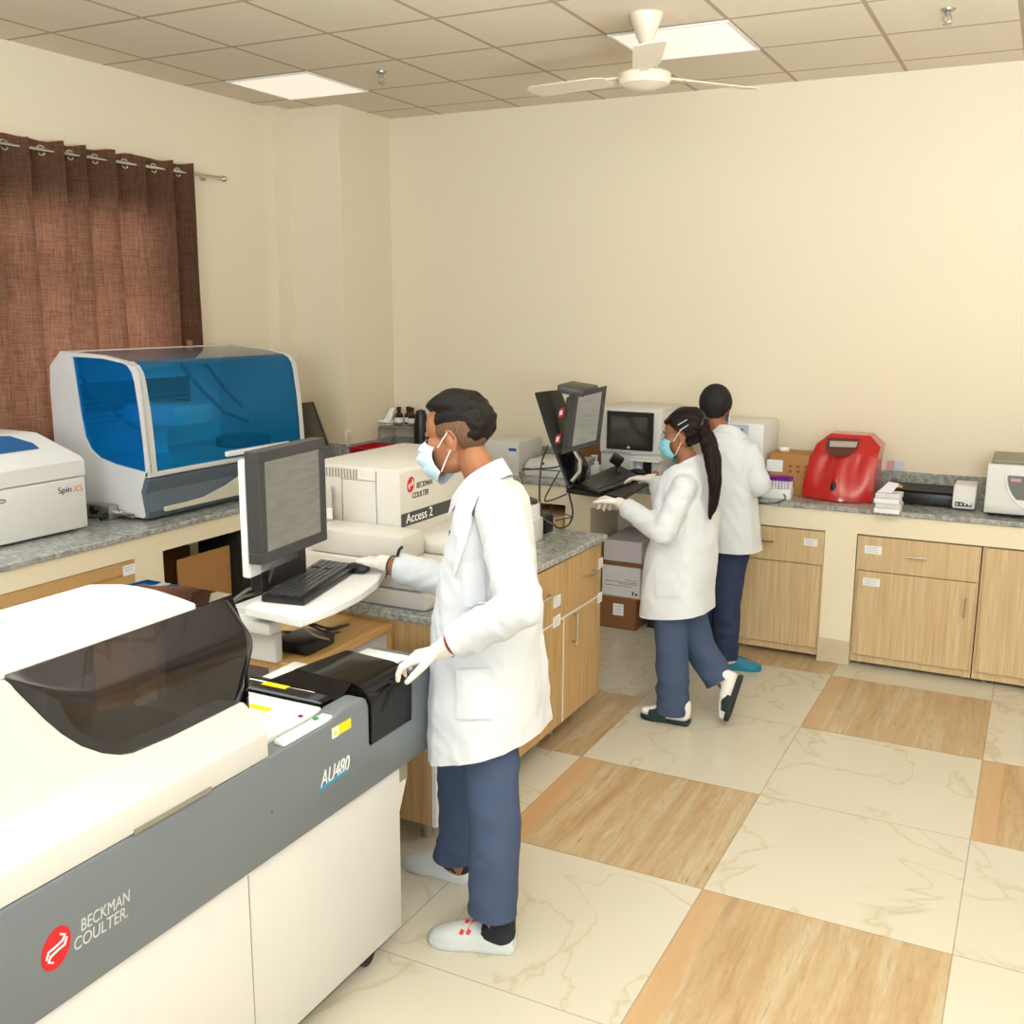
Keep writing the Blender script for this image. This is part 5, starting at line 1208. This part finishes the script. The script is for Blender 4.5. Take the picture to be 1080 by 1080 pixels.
def coat(name, secs, sleeves, fwd, cut, planes, m, parent, amp=.006, vox=.008, arms_f=None):
    mb = MB(); rings = []; F = V(fwd).normalized(); Lf = V((0, 0, 1)).cross(F)
    for c, a, b in secs:
        c = V(c); rings.append([c+F*(a*math.copysign(abs(math.cos(t))**.85, math.cos(t)))+Lf*(b*math.copysign(abs(math.sin(t))**.85, math.sin(t))) for t in [2*PI*k/40 for k in range(40)]])
    mb.loft(rings)
    for pts, rad in sleeves: caps(mb, pts, rad, ends=False, n=20); mb.ell(pts[0], (rad[0],)*3, n=10)
    r = remesh(mb, vox, 7, .6)
    segs = [(V(p[i]), V(p[i+1])) for p, _ in sleeves for i in range(len(p)-1)]
    def fd(p):
        # how close to an arm?
        best = 9; ax = None
        for a, b in segs:
            t = max(0, min(1, (p-a).dot(b-a)/(b-a).length_squared)); dd = (p-a.lerp(b, t)).length
            if dd < best: best = dd; ax = (b-a).normalized(); o = a
        if best < .085 and ax is not None:
            q = (p-o); al = q.dot(ax); q2 = q-ax*al
            return .5*ridg(V((al*10+q2.z*16, q2.x*9+q2.z*7, q2.y*9)))+.22*ridg(V((al*22+q2.x*12, q2.z*14, 4)))+.3*noise.noise(V((al*5+3, q2.x*16, q2.z*16)))
        return .8*ridg(V((p.x*7, p.y*7, p.z*1.5+3)))+.55*ridg(V((p.x*4+p.z*5, p.y*5, p.z*4+8)))+.35*ridg(V((p.x*15+p.z*9, p.y*14, p.z*5+5)))+.22*noise.noise(p*30)
    folds(r, amp, fd)
    for co, no, c0_, rad_ in planes:
        near = [f for f in r.bm.faces if (f.calc_center_median()-V(c0_)).length < rad_] if rad_ else r.bm.faces[:]
        gm = list({e for f in near for e in f.edges})+list({v for f in near for v in f.verts})+near
        bmesh.ops.bisect_plane(r.bm, geom=gm, plane_co=co, plane_no=no)
    dl = [f for f in r.bm.faces if cut(f.calc_center_median()) or any((f.calc_center_median()-V(co)).dot(V(no)) > 0 and (not rad_ or (f.calc_center_median()-V(c0_)).length < rad_) for co, no, c0_, rad_ in planes)]
    bmesh.ops.delete(r.bm, geom=dl, context='FACES')
    # keep the big shell only
    r.bm.normal_update(); bmesh.ops.solidify(r.bm, geom=r.bm.faces[:], thickness=-.003)
    o = r.build(name, m, parent, smooth=80)
    return o
def plate(parent, name, m, co, A, B, off=.004, nu=14, nv=8, th=.003):
    """a cloth patch between two outlines, laid on the coat's surface"""
    def L(P, u):
        k = u*(len(P)-1); i = min(len(P)-2, int(k)); return (P[i][0]+(P[i+1][0]-P[i][0])*(k-i), P[i][1]+(P[i+1][1]-P[i][1])*(k-i))
    def f(u, v):
        a, b = L(A, u), L(B, u); return onmesh(co, a[0]+(b[0]-a[0])*v, a[1]+(b[1]-a[1])*v, off)
    return MB().grid(f, nu, nv, thick=th).build(name, m, parent, smooth=60)
SHU = []
def shoe(parent, heel, d, L, m, open_toe=False, h=.07, w=.045, name='shoe', up=(0, 0, 1), sole=SOLE, sock=None):
    d = V(d).normalized(); u = V(up); u = (u-d*u.dot(d)).normalized(); s = d.cross(u); heel = V(heel)
    X = lambda a, b, c: heel+d*a*L+s*b+u*c
    outl = [(.0, .55), (.05, .8), (.25, .85), (.45, .8), (.7, 1.05), (.85, 1.0), (.96, .65), (1.0, .2)]
    pol = [X(a, w*b, 0) for a, b in outl]+[X(a, -w*b, 0) for a, b in outl[::-1]]
    so = MB().prism(pol, u*.02, bev=.005).build(name, sole, parent)
    up_ = MB()
    rings = []
    for a, b, hh in ((.02, .5, .045), (.1, .72, .055), (.25, .78, .06), (.45, .8, h), (.62, .95, h*.88), (.8, .95, h*.66), (.93, .68, h*.48), (.99, .3, .03)):
        if open_toe and not (.36 < a < .84): continue
        rings.append([X(a, w*b*math.cos(t), .018+max(0, math.sin(t))*(hh-.018)) for t in [2*PI*k/20 for k in range(20)]])
    if m is not None: SHU.append(up_.loft(rings).build('shoe_upper', m, so, smooth=60))
    if sock:
        fs = MB()
        if not open_toe: caps(fs, [X(.16, 0, .10), X(.16, 0, .055), X(.42, 0, .042)], [.045, .045, .030], n=14)
        else: caps(fs, [X(.15, 0, .095), X(.15, 0, .05), X(.45, 0, .045), X(.72, 0, .036), X(.9, 0, .032)], [.040, .038, .036, .032, .022], n=14)
        remesh(fs, .004, 3).build('sock', sock, parent, smooth=80)
    return so

# ================================================================== the man
yM = 2.72; th = math.atan(1.5/2.72)
J = on_y
man = thing('person', 'man in white lab coat and pale blue mask, one hand on the mouse', 'person', (-1.55, yM, 0))
Cm = J(yM, 482.5, 459); Fh = V((-1, -.10, -.16)); Rm = frame(Fh); sM = 1.06
nb = J(yM, 515, 513); nt_ = J(yM, 496, 486)
nS, nE, nW = J(2.565, 527, 538), J(2.50, 549, 640), J(2.47, 475, 680)
fS, fE, fW = J(2.89, 520, 545), J(2.93, 499, 622), J(2.93, 416, 597)
hipn, hipf = V((-1.47, 2.62, .86)), V((-1.49, 2.80, .86))
kn, kf = J(2.60, 522, 868)+V((0, 0, .0)), J(2.84, 486, 845)
an, af = J(2.575, 518, 950), J(2.86, 478, 893)
an.z = max(.10, an.z); af.z = max(.10, af.z)
b = MB(); head_shape(b, Cm, Rm, sM)
caps(b, [nt_+V((.008, 0, .01)), nb+V((.01, 0, -.02))], [.049, .056])
b.ell(nb.lerp((nS+fS)/2, .8)+V((0, 0, -.12)), (.07, .145, .13)); b.ell((-1.48, yM, 1.12), (.075, .125, .16)); b.ell((-1.47, yM, .93), (.095, .13, .12))
caps(b, [nb+V((0, 0, -.05)), nS], [.05, .05]); caps(b, [nb+V((0, 0, -.05)), fS], [.05, .05])
caps(b, [nS, nE, nW], [.055, .042, .028]); caps(b, [fS, fE, fW], [.055, .042, .028])
caps(b, [hipn, kn, an], [.062, .05, .036]); caps(b, [hipf, kf, af], [.062, .05, .036])
for a_, ft in ((an, V((-1, -.35, 0))), (af, V((-1, -.1, 0)))): caps(b, [V((a_.x+.025, a_.y, .045)), V((a_.x+.01, a_.y, .04))+ft.normalized()*.02], [.024, .018]); caps(b, [a_, V((a_.x+.025, a_.y, .06))], [.032, .028])
for W_, E_ in ((nW, nE), (fW, fE)):
    d = (W_-E_).normalized(); caps(b, [W_, W_+d*.05], [.027, .018])
remesh(b, .0042, 2).build('body', SKIN, man, smooth=80)
# hair
def t_top(p):
    line = .076-.10*max(0, -p.y-.04)-.10*max(0, p.y)    # the parting, dropping to the back
    base = -.006
    if p.z > .02-1.4*max(0, -p.y-.03)+(.5 if p.y > .056 else 0)*.0:
        fl = sm(p.z, .026, .046)*(1-sm(p.y, .030, .040)) ; base = -.004+.011*fl
        if p.y < -.03: base = max(base, -.004+.011*sm(-p.y, .03, .08)*sm(p.z, -.045, .0))
    side = sm(p.z, line, line+.012)
    top = .010+.013*sm(p.y, -.05, .06)-.004*sm(-p.y, .05, .1)
    front = 1-sm(p.y, .085, .093)
    hl = sm(p.z, .070+.010*abs(p.x)/.06, .082) if p.y > .028 else 1
    part = -.008*math.exp(-((p.z-line+.001)/.0035)**2) if p.y > -.08 and p.x > 0 else 0
    return max(base, top*side*hl*front+(-.005)*(1-side*hl))+part
hair_mesh(Cm, Rm, sM, t_top, rough=.0022).build('hair', HAIR, man, smooth=70)
hair_mesh(Cm, Rm, sM, lambda p: .0028 if (p.y < .036-.35*max(0, -p.z) and p.z > (-.10 if p.y < -.05 else -.055) and p.z < .06 and (p.y < -.028 or p.z > .004)) else -.004, rough=0).build('faded_sides', HAIRF, man, smooth=70)
mask(Cm, Rm, sM, MASKM, man, hang=.008); eyes(Cm, Rm, sM, man, SKIN)
# scrubs under the coat
secs = []
def sec_row(y, py, pf, pb, b_, th):
    f_, k_, mid = J(y, pf, py).x, J(y, pb, py).x, J(y, (pf+pb)/2, py); W_ = abs(k_-f_)/2; a = math.sqrt(max(.06**2, W_*W_-(b_*math.tan(th))**2))
    return (V((mid.x, y, mid.z)), a, b_)
rows = [(500, 500, 526, .062), (507, 493, 536, .10), (517, 488, 546, .15), (530, 484, 554, .178), (548, 480, 559, .19), (590, 472, 562, .185), (640, 463, 566, .178), (690, 458, 570, .19), (740, 458, 576, .215), (800, 458, 580, .23)]
secs = [sec_row(yM, py, pf, pb, bb_, th) for py, pf, pb, bb_ in rows]
sc = MB(); rr = []
for (c, a, bb_) in secs[1:8]:
    rr.append([V((c.x-.012, c.y, c.z))+V((-1, 0, 0))*((a-.006)*math.cos(t))+V((0, 1, 0))*((bb_-.02)*math.sin(t)) for t in [2*PI*k/32 for k in range(32)]])
sc.loft(rr); remesh(sc, .01, 4).build('scrub_top', NAVY, man, smooth=80)
zh = J(yM, 518, 775).z; xh = J(yM, 518, 775).x
NCm = J(yM, 505, 508)
def cutm(c):
    if abs(c.y-yM) < .085 and abs(c.x-NCm.x) < .09 and c.z > NCm.z+.004+.8*(c.x-NCm.x): return True
    dl = abs(c.y-yM); fr_ = c.x < secs[4][0].x
    if fr_ and c.z > 1.20 and dl < .012+.075*max(0, (c.z-1.20)/.27): return True
    if c.x < xh and c.z < .95 and dl < .01+.03*(.95-c.z) and False: return True
    return False
cm = coat('lab_coat', secs[::-1], [([nS, nE, nW+(nW-nE).normalized()*.0], [.066, .063, .050]), ([fS, fE, fW], [.066, .060, .048])], (-1, 0, 0), cutm, [(V((xh, yM, zh-.012)), V((.30, 0, -1)), V((0,0,0)), 0)]+[((W_-(W_-E_).normalized()*.022), (W_-E_).normalized(), W_+(W_-E_).normalized()*.02, .075) for W_, E_ in ((nW, nE), (fW, fE))], COAT, man, amp=.0085, vox=.0075)
# collar and lapels
ncol = MB()
def collar(C0, r, hgt, fwd, m, parent, sl=.6, wid=.05):
    F = V(fwd).normalized(); Lf = V((0, 0, 1)).cross(F)
    def f(u, v):
        a = (u*2-1)*PI*.72; k = abs(u*2-1); fc = -math.cos(a)*r[0]+.012*sm(k, .6, 1)
        base = C0+F*fc+Lf*(math.sin(a)*r[1])+V((0, 0, -sl*fc-.02*sm(k, .6, 1)))
        out = (-F*math.cos(a)+Lf*math.sin(a)).normalized()
        if v < .4: return base+V((0, 0, hgt*(v/.4)-.006))+out*.003
        w = (v-.4)/.6
        return base+V((0, 0, hgt-.006-(hgt+.018+.012*k)*w))+out*(.005+(wid*.62)*(1-.55*sm(k, .55, 1))*w)
    return MB().grid(f, 44, 12, thick=.0035).build('collar', m, parent, smooth=60)
collar(NCm, (.066, .078), .03, (-1, 0, 0), COAT, man, sl=.8)
plate(man, 'lapel', COAT, cm, [(494, 527), (488, 550), (483, 577), (479, 602)], [(508, 516), (500, 542), (492, 572), (481, 607)], off=.006)
plate(man, 'breast_pocket', COAT, cm, [(488, 592), (489, 640)], [(510, 588), (512, 638)])
plate(man, 'side_pocket', COAT, cm, [(482, 706), (483, 758)], [(518, 704), (520, 758)])
# pen clipped at the opening
q = J(2.62, 475, 570); MB().tube([q+V((0, 0, .03)), q+V((0, 0, -.05))], .005, 8).build('pen', mat('violet_pen', (60, 50, 170), .4), man)
def trousers(name, parent, hips, legs, m, cuffs, amp=.006):
    mb = MB()
    for c, r in hips: mb.ell(c, r, n=12)
    for pts, rad in legs: caps(mb, pts, rad, ends=False, n=22); mb.ell(pts[0], (rad[0],)*3, n=8)
    r = remesh(mb, .0075, 6, .6)
    folds(r, amp, lambda p: .7*ridg(V((p.x*6, p.y*6, p.z*3)))+.9*ridg(V((p.x*5+p.z*6, p.y*8, p.z*9)))*(.35+.65*max(0, 1-abs(p.z-.2)/.25))+.3*noise.noise(p*18))
    for c, d in cuffs:
        near = [f for f in r.bm.faces if (f.calc_center_median()-V(c)).length < .14]
        bmesh.ops.bisect_plane(r.bm, geom=list({e for f in near for e in f.edges})+list({v for f in near for v in f.verts})+near, plane_co=c, plane_no=d)
    dl = [f for f in r.bm.faces if any((f.calc_center_median()-V(c)).length < .14 and (f.calc_center_median()-V(c)).dot(V(d)) > 0 for c, d in cuffs)]
    bmesh.ops.delete(r.bm, geom=dl, context='FACES'); r.bm.normal_update(); bmesh.ops.solidify(r.bm, geom=r.bm.faces[:], thickness=-.003)
    return r.build(name, m, parent, smooth=80)
cn_, cf_ = J(2.575, 519, 962), J(2.86, 475, 903)
cn_.z = max(.06, cn_.z); cf_.z = max(.06, cf_.z)
trousers('trousers', man, [((-1.47, yM, .84), (.10, .14, .12))],
         [([V((-1.47, 2.65, .80)), J(2.63, 518, 800), kn, J(2.58, 521, 925), cn_+V((0, 0, -.02))], [.08, .084, .074, .070, .068]),
          ([V((-1.50, 2.79, .80)), J(2.81, 488, 800), kf, J(2.85, 483, 885), cf_+V((0, 0, -.02))], [.08, .082, .073, .070, .068])], NAVY, [(cn_, (0, 0, -1)), (cf_, (0, 0, -1))])
# gloved hands
g1_ = hand(nW+(nW-nE).normalized()*.045, J(2.44, 430, 697)-(nW+(nW-nE).normalized()*.045), (.05, .12, -1), 1, 1.0, GLOVE, man, curl=((.25, .45, .4), (.3, .5, .4), (.35, .55, .45), (.4, .5, .4)), cuffdir=nE-nW, cuff=.045, cr=.034)
g2_ = hand(fW+(fW-fE).normalized()*.05, V((-1, .06, -.10)), (0, .0, -1), -1, 1.02, GLOVE, man, curl=((.3, .3, .2), (.32, .3, .2), (.35, .3, .2), (.4, .3, .2)), cuffdir=fE-fW, cuff=.035, cr=.032)
q = fW+(fW-fE).normalized()*.012
MB().tube([q+V((.004*math.sin(a), .034*math.cos(a), .034*math.sin(a))) for a in [2*PI*k/16 for k in range(17)]], .002, 6).tube([q+V((0, -.028, -.02)), q+V((-.005, -.032, -.038))], .003, 5).build('wrist_thread', BLACK, man)
q = nW-(nW-nE).normalized()*.012; dq = (nW-nE).normalized(); sq = dq.cross(V((0, 0, 1))).normalized(); uq = sq.cross(dq)
MB().tube([q+dq*.004+sq*.037*math.cos(a)+uq*.037*math.sin(a) for a in [2*PI*k/16 for k in range(17)]], .0022, 6).build('red_thread', REDTHREAD, man)
# shoes
DSOCK = mat('dark_sock', (34, 34, 42), .9)
shoe(man, (cf_.x+.075, 2.88, 0), (-1, -.03, 0), .275, CROC, h=.085, w=.05, name='shoe', sole=CROC, sock=DSOCK)
s2 = shoe(man, (cn_.x+.07, 2.60, 0), (-1, -.30, 0), .28, CROC, h=.09, w=.052, name='shoe', sole=CROC, sock=DSOCK)
q = J(2.52, 489, 968)
CACHE.clear()
for k in range(2):
    a_ = [onmesh(SHU[-1], px+7*k, py, .003) for px, py in ((484, 985), (492, 971), (496, 971), (488, 986))]
    MB().prism(a_, (0, 0, .002)).build('red_stripe', REDLOGO, s2)

# ================================================================== the woman with the ponytail
yW = 4.67; th2 = math.atan(1.5/4.67)
wo = thing('person', 'woman with long dark ponytail, teal mask and white lab coat typing at the dark keyboard', 'person', (-1.48, yW, 0))
Cw = J(yW, 721.5, 457.5); Rw = frame(V((-1, .02, -.18))); sW = .97
nbw = J(yW, 727, 492); ntw = J(yW, 724, 480)
wS, wE, wW = J(4.53, 722, 514), J(4.47, 700, 562), J(4.60, 659, 534)
xS, xE, xW = J(4.80, 716, 512), J(4.98, 702, 545), J(5.18, 693, 506)
hipn, hipf = V((-1.46, 4.61, .74)), V((-1.44, 4.73, .74))
kn2, an2 = J(4.57, 709, 695), J(4.57, 709, 744); an2.z = max(.09, an2.z)
kf2 = J(4.72, 738, 682); af2 = J(4.70, 765, 722)
b = MB(); head_shape(b, Cw, Rw, sW)
caps(b, [ntw, nbw+V((0, 0, -.02))], [.048, .055])
mS = (wS+xS)/2
b.ell(mS+V((0, 0, -.12)), (.08, .12, .12)); b.ell((-1.45, yW, .98), (.085, .115, .15)); b.ell((-1.45, yW, .82), (.085, .115, .11))
caps(b, [nbw+V((0, 0, -.05)), wS], [.042, .042]); caps(b, [nbw+V((0, 0, -.05)), xS], [.042, .042])
caps(b, [wS, wE, wW], [.046, .036, .025]); caps(b, [xS, xE, xW], [.046, .036, .025])
caps(b, [hipn, kn2, an2], [.055, .045, .034]); caps(b, [hipf, kf2, af2], [.055, .045, .034])
caps(b, [an2, V((an2.x+.01, an2.y, .05)), V((an2.x-.08, an2.y, .045))], [.028, .026, .018])
hl_, toe_ = J(4.70, 777, 716), J(4.66, 765, 752)
caps(b, [af2, hl_.lerp(toe_, .15), hl_.lerp(toe_, .6)], [.028, .026, .018])
for W_, E_ in ((wW, wE), (xW, xE)):
    d = (W_-E_).normalized(); caps(b, [W_, W_+d*.05], [.024, .017])
remesh(b, .0045, 2).build('body', SKIN2, wo, smooth=80)
def t_w(p):
    hl = .055 if p.y > .05 else (.055-.9*(.05-p.y) if p.y > .0 else .01-.3*(-p.y))
    hl = max(hl, -.06)
    k = sm(p.z, hl-.004, hl+.010)
    if p.y < -.02: k = max(k, sm(p.z, -.07, -.055))
    return -.006+(.016+.004*sm(-p.y, .03, .09))*k
hair_mesh(Cw, Rw, sW, t_w, rough=.0018).build('hair', HAIR2, wo, smooth=70)
X = lambda p: Cw+Rw @ (V(p)*sW)
pts = [X((.02, -.105, .035)), J(4.60, 747, 466), J(4.56, 752, 485), J(4.55, 754, 510), J(4.56, 752, 532), J(4.57, 749, 548)]
pt = MB().tube(pts, [.026, .038, .037, .029, .022, .007], 20)
r = remesh(pt, .006, 5); folds(r, .004, lambda p: ridg(V((p.x*42, p.y*42, p.z*4))))
r.build('ponytail', HAIR2, wo, smooth=80)
MB().tube([X((.02, -.11, .035))+V((0, .03*math.cos(a), .03*math.sin(a))) for a in [2*PI*k/12 for k in range(13)]], .008, 8).build('hair_tie', BLACK, wo)
for (a, c) in (((.075, -.055, .075), (.072, -.005, .072)), ((.08, -.06, .05), (.078, -.012, .045))):
    MB().tube([J(4.58, 728+0*a[0], 450)+V((0, 0, 0)) if False else X((a[0]+.014, a[1], a[2]-.005)), X((c[0]+.012, c[1], c[2]-.022))], .0019, 6).build('hair_clip', LOGOW, wo)
mask(Cw, Rw, sW, MASKT, wo); eyes(Cw, Rw, sW, wo, SKIN2)
MB().ell(X((.088, -.004, -.045)), (.006, .006, .006), n=6).build('earring', GOLD, wo)
gl = MB()
for sg in (-1, 1):
    gl.tube([X((sg*.032+.021*math.cos(a), .099, -.001+.016*math.sin(a))) for a in [2*PI*k/14 for k in range(15)]], .0014, 5)
    gl.tube([X((sg*.053, .098, .004)), X((sg*.074, .04, .006)), X((sg*.082, -.008, .008))], .0014, 5)
gl.build('glasses', CHROME, wo)
rows = [(484, 715, 739, .055), (491, 708, 745, .10), (499, 702, 750, .135), (512, 696, 754, .155), (530, 690, 756, .16), (560, 686, 756, .150), (590, 681, 754, .155), (620, 678, 751, .172), (660, 677, 751, .185)]
secw = [sec_row(yW, py, pf, pb, bb_, th2) for py, pf, pb, bb_ in rows]
NCw = J(yW, 723, 489); zhw = J(yW, 714, 644).z; xhw = J(yW, 714, 644).x
def cutw(c):
    if abs(c.y-yW) < .075 and abs(c.x-NCw.x) < .08 and c.z > NCw.z+.004+.6*(c.x-NCw.x): return True
    return False
cw = coat('lab_coat', secw[::-1], [([wS, wE, wW], [.056, .056, .044]), ([xS, xE, xW], [.055, .052, .042])], (-1, 0, 0), cutw, [(V((xhw, yW, zhw)), V((.16, 0, -1)), V((0,0,0)), 0)]+[((W_-(W_-E_).normalized()*.018), (W_-E_).normalized(), W_+(W_-E_).normalized()*.02, .07) for W_, E_ in ((wW, wE), (xW, xE))], COAT, wo, amp=.007, vox=.0085)
collar(NCw, (.056, .066), .022, (-1, 0, 0), COAT, wo, sl=.6, wid=.045)
plate(wo, 'side_pocket', COAT, cw, [(692, 600), (693, 630)], [(716, 596), (718, 628)])
cnw = J(4.57, 710, 751); cnw.z = max(.045, cnw.z); cfw = J(4.71, 760, 718)
dfw = (cfw-kf2).normalized()
trousers('trousers', wo, [((-1.45, yW, .72), (.09, .12, .12))],
         [([V((-1.46, 4.61, .70)), J(4.60, 708, 650), kn2, cnw+V((0, 0, -.02))], [.075, .080, .074, .072]),
          ([V((-1.44, 4.72, .70)), J(4.72, 729, 650), kf2, cfw+dfw*.03], [.075, .074, .072, .072])], NAVY, [(cnw, (0, 0, -1)), (cfw, dfw)])
hand(wW+(wW-wE).normalized()*.04, J(4.76, 619, 522)-wW, (-.1, -.35, -1), 1, 1.0, GLOVE, wo, curl=((.35, .5, .3), (.5, .6, .4), (.6, .7, .5), (.7, .7, .5)), cuffdir=wE-wW, cuff=.04, cr=.030)
hand(xW+V((-.05, .01, 0)), V((-1, .12, -.05)), (0, 0, -1), -1, .92, GLOVE, wo, curl=((.25, .3, .2),), cuffdir=(1, -.1, .05), cuff=.045, cr=.030)
hs = J(4.57, 728, 757); shoe(wo, (hs.x, 4.57, 0), (-1, 0, 0), .25, SANDAL, open_toe=True, h=.085, w=.045, name='sandal', sole=SANDAL, sock=SOCK)
dsh = (toe_-hl_).normalized(); shoe(wo, hl_+V((.03, 0, .02)), dsh, .235, SANDAL, open_toe=True, h=.08, w=.045, name='sandal', up=V((-1, -.05, .0)), sole=SOLE, sock=SOCK)
MB().tube([af2+V((-.01, 0, .01)), hl_.lerp(toe_, .12)], [.036, .036], 14).build('sock', SOCK, wo)

# ================================================================== the person in the dark cap
yP = 5.44; th3 = math.atan(1.4/5.44)
pe = thing('person', 'person in a dark cap and white coat seen from behind, bending over the back worktop', 'person', (-1.42, yP, 0))
Cp = J(yP, 754.5, 431); Rp = frame(V((-.15, 1, -.35))); sP = .93
nbp = J(yP, 766, 458); c0 = J(yP, 771, 480)
pS, pE, pW = J(5.42, 790, 479), J(5.40, 800, 511), J(5.62, 803, 509)
oS, oE, oW = J(5.42, 752, 480), J(5.5, 745, 520), J(5.75, 765, 515)
b = MB(); head_shape(b, Cp, Rp, sP); caps(b, [Cp+V((.01, -.01, -.06)), nbp+V((0, 0, -.03))], [.045, .055])
b.ell(c0+V((0, 0, -.10)), (.12, .08, .12)); b.ell((c0.x-.01, yP-.0, .98), (.11, .08, .15)); b.ell((c0.x-.02, yP, .84), (.13, .10, .13))
caps(b, [nbp+V((0, 0, -.05)), pS], [.042, .042]); caps(b, [nbp+V((0, 0, -.05)), oS], [.042, .042]); caps(b, [pS, pE, pW], [.044, .036, .025]); caps(b, [oS, oE, oW], [.044, .036, .025])
hr, hl2 = V((c0.x+.05, yP, .78)), V((c0.x-.10, yP+.05, .78)); kr, kl = J(yP, 767, 640), J(5.50, 743, 645); ar, al_ = J(yP, 766, 692), J(5.50, 742, 692)
ar.z = max(.08, ar.z); al_.z = max(.08, al_.z)
caps(b, [hr, kr, ar], [.055, .045, .034]); caps(b, [hl2, kl, al_], [.055, .045, .034])
caps(b, [ar, V((ar.x, ar.y, .05)), V((ar.x+.12, ar.y+.04, .045))], [.028, .026, .018]); caps(b, [al_, V((al_.x, al_.y, .05)), V((al_.x+.1, al_.y+.06, .045))], [.028, .026, .018])
remesh(b, .005, 2).build('body', SKIN2, pe, smooth=80)
def t_p(p):
    if p.y > .055: return -.006
    return -.006+.026*sm(p.z, -.062, -.045)*(1-sm(p.y, .03, .05))*(.0 if (p.z < .0 and -.03 < p.y and p.z < .01) else 1)+.0
hair_mesh(Cp, Rp, sP, t_p, rough=.0005).build('head_cap', mat('black_cap_cloth', (24, 21, 20), .75, bump=.1, bump_scale=200), pe, smooth=70)
eyes(Cp, Rp, sP, pe, SKIN2); mask(Cp, Rp, sP, MASKT, pe)
def sp(py, pl, pr, b_):
    l, r = J(yP, pl, py), J(yP, pr, py); return (V(((l.x+r.x)/2, yP, (l.z+r.z)/2)), b_, (r.x-l.x)/2)
secp = [sp(452, 757, 778, .06), sp(459, 750, 785, .09), sp(467, 745, 791, .11), sp(480, 742, 797, .12), sp(505, 745, 798, .12), sp(530, 748, 797, .115), (V((0, 0, 0)), 0, 0), sp(600, 750, 803, .15)]
secp[6] = sp(565, 749, 800, .135)
NCp = J(yP, 768, 456); zhp = J(yP-.1, 776, 583).z
def cutp(c):
    if abs(c.x-NCp.x) < .075 and abs(c.y-yP) < .08 and c.z > NCp.z+.004-.6*(c.y-yP): return True
    return False
cp_ = coat('lab_coat', secp[::-1], [([pS, pE, pW], [.062, .06, .044]), ([oS, oE, oW], [.062, .058, .044])], (0, 1, 0), cutp, [(V((0, 0, zhp)), V((0, 0, -1)), V((0,0,0)), 0)]+[((W_-(W_-E_).normalized()*.018), (W_-E_).normalized(), W_+(W_-E_).normalized()*.02, .07) for W_, E_ in ((pW, pE), (oW, oE))], COAT, pe, amp=.007, vox=.009)
collar(NCp, (.056, .066), .022, (0, 1, 0), COAT, pe, sl=.6, wid=.045)
crp, clp = J(yP, 766, 694), J(5.5, 742, 690); crp.z = max(.06, crp.z); clp.z = max(.06, clp.z)
trousers('trousers', pe, [((c0.x-.02, yP, .80), (.15, .11, .12))], [([V((c0.x+.04, yP, .76)), J(yP, 768, 600), kr, crp+V((0, 0, -.02))], [.095, .088, .068, .058]), ([V((c0.x-.09, yP+.05, .76)), J(5.48, 749, 610), kl, clp+V((0, 0, -.02))], [.09, .082, .066, .058])], NAVYD, [(crp, (0, 0, -1)), (clp, (0, 0, -1))])
hand(pW+(pW-pE).normalized()*.04, (pW-pE)+V((.03, 0, -.04)), (0, 0, -1), 1, .92, GLOVE, pe, curl=((.3, .4, .3),), cuffdir=pE-pW, cuff=.04, cr=.029)
hand(oW+(oW-oE).normalized()*.04, (oW-oE)+V((.03, 0, -.02)), (0, 0, -1), -1, .92, GLOVE, pe, curl=((.3, .4, .3),), cuffdir=oE-oW, cuff=.04, cr=.029)
q = J(yP, 764, 704); shoe(pe, (q.x-.04, 5.44, 0), (1, .25, 0), .24, TEAL, h=.075, w=.045, name='shoe', sole=TEAL, sock=SOCK)
shoe(pe, (al_.x-.05, 5.5, 0), (1, .5, 0), .24, TEAL, h=.075, w=.045, name='shoe', sole=TEAL, sock=SOCK)

# ------------------------------------------------------------------ light
def area(name, loc, tgt, sx, sy, power, col=(1, 1, 1)):
    l = bpy.data.lights.new(name, 'AREA'); l.shape = 'RECTANGLE'; l.size = sx; l.size_y = sy; l.energy = power; l.color = col
    o = bpy.data.objects.new(name, l); COL.objects.link(o); o.location = loc
    o.rotation_euler = (V(tgt)-V(loc)).to_track_quat('-Z', 'Y').to_euler(); return o
LC = (.81, .92, 1)
area('studio_softbox', (1.2, -4.8, 2.6), (-1.6, 3.6, .9), 2.4, 2.0, 260, LC)
area('bounced_flash', (.4, 1.3, 1.7), (.3, 1.7, 4.6), 1.2, 1.2, 290, LC)
area('bounced_flash', (1.1, 3.2, 1.7), (.9, 3.5, 4.6), 1.2, 1.2, 12, LC)
area('overhead_fill', (-2.3, 2.3, 3.22), (-2.3, 2.3, 0), 1.2, 1.2, 8, LC)  # these three overhead lamps are unseen, added to brighten the room's left side
area('overhead_fill', (-2.6, -.2, 3.22), (-2.6, -.2, 0), 1.2, 1.2, 26, LC)
area('overhead_fill', (-3.7, 1.2, 3.22), (-3.7, 1.2, 0), 1.2, 1.2, 36, LC)
w = bpy.data.worlds.new('daylight'); SC.world = w; w.use_nodes = True
w.node_tree.nodes['Background'].inputs[0].default_value = (.85, .92, 1, 1); w.node_tree.nodes['Background'].inputs[1].default_value = 4
vs = SC.view_settings; SC.display_settings.display_device = 'sRGB'
vs.view_transform = 'Standard'; vs.look = 'None'; vs.gamma = 1; vs.exposure = .2; vs.use_curve_mapping = False
SC.cycles.use_denoising = True; SC.cycles.max_bounces = 8; SC.cycles.transparent_max_bounces = 12
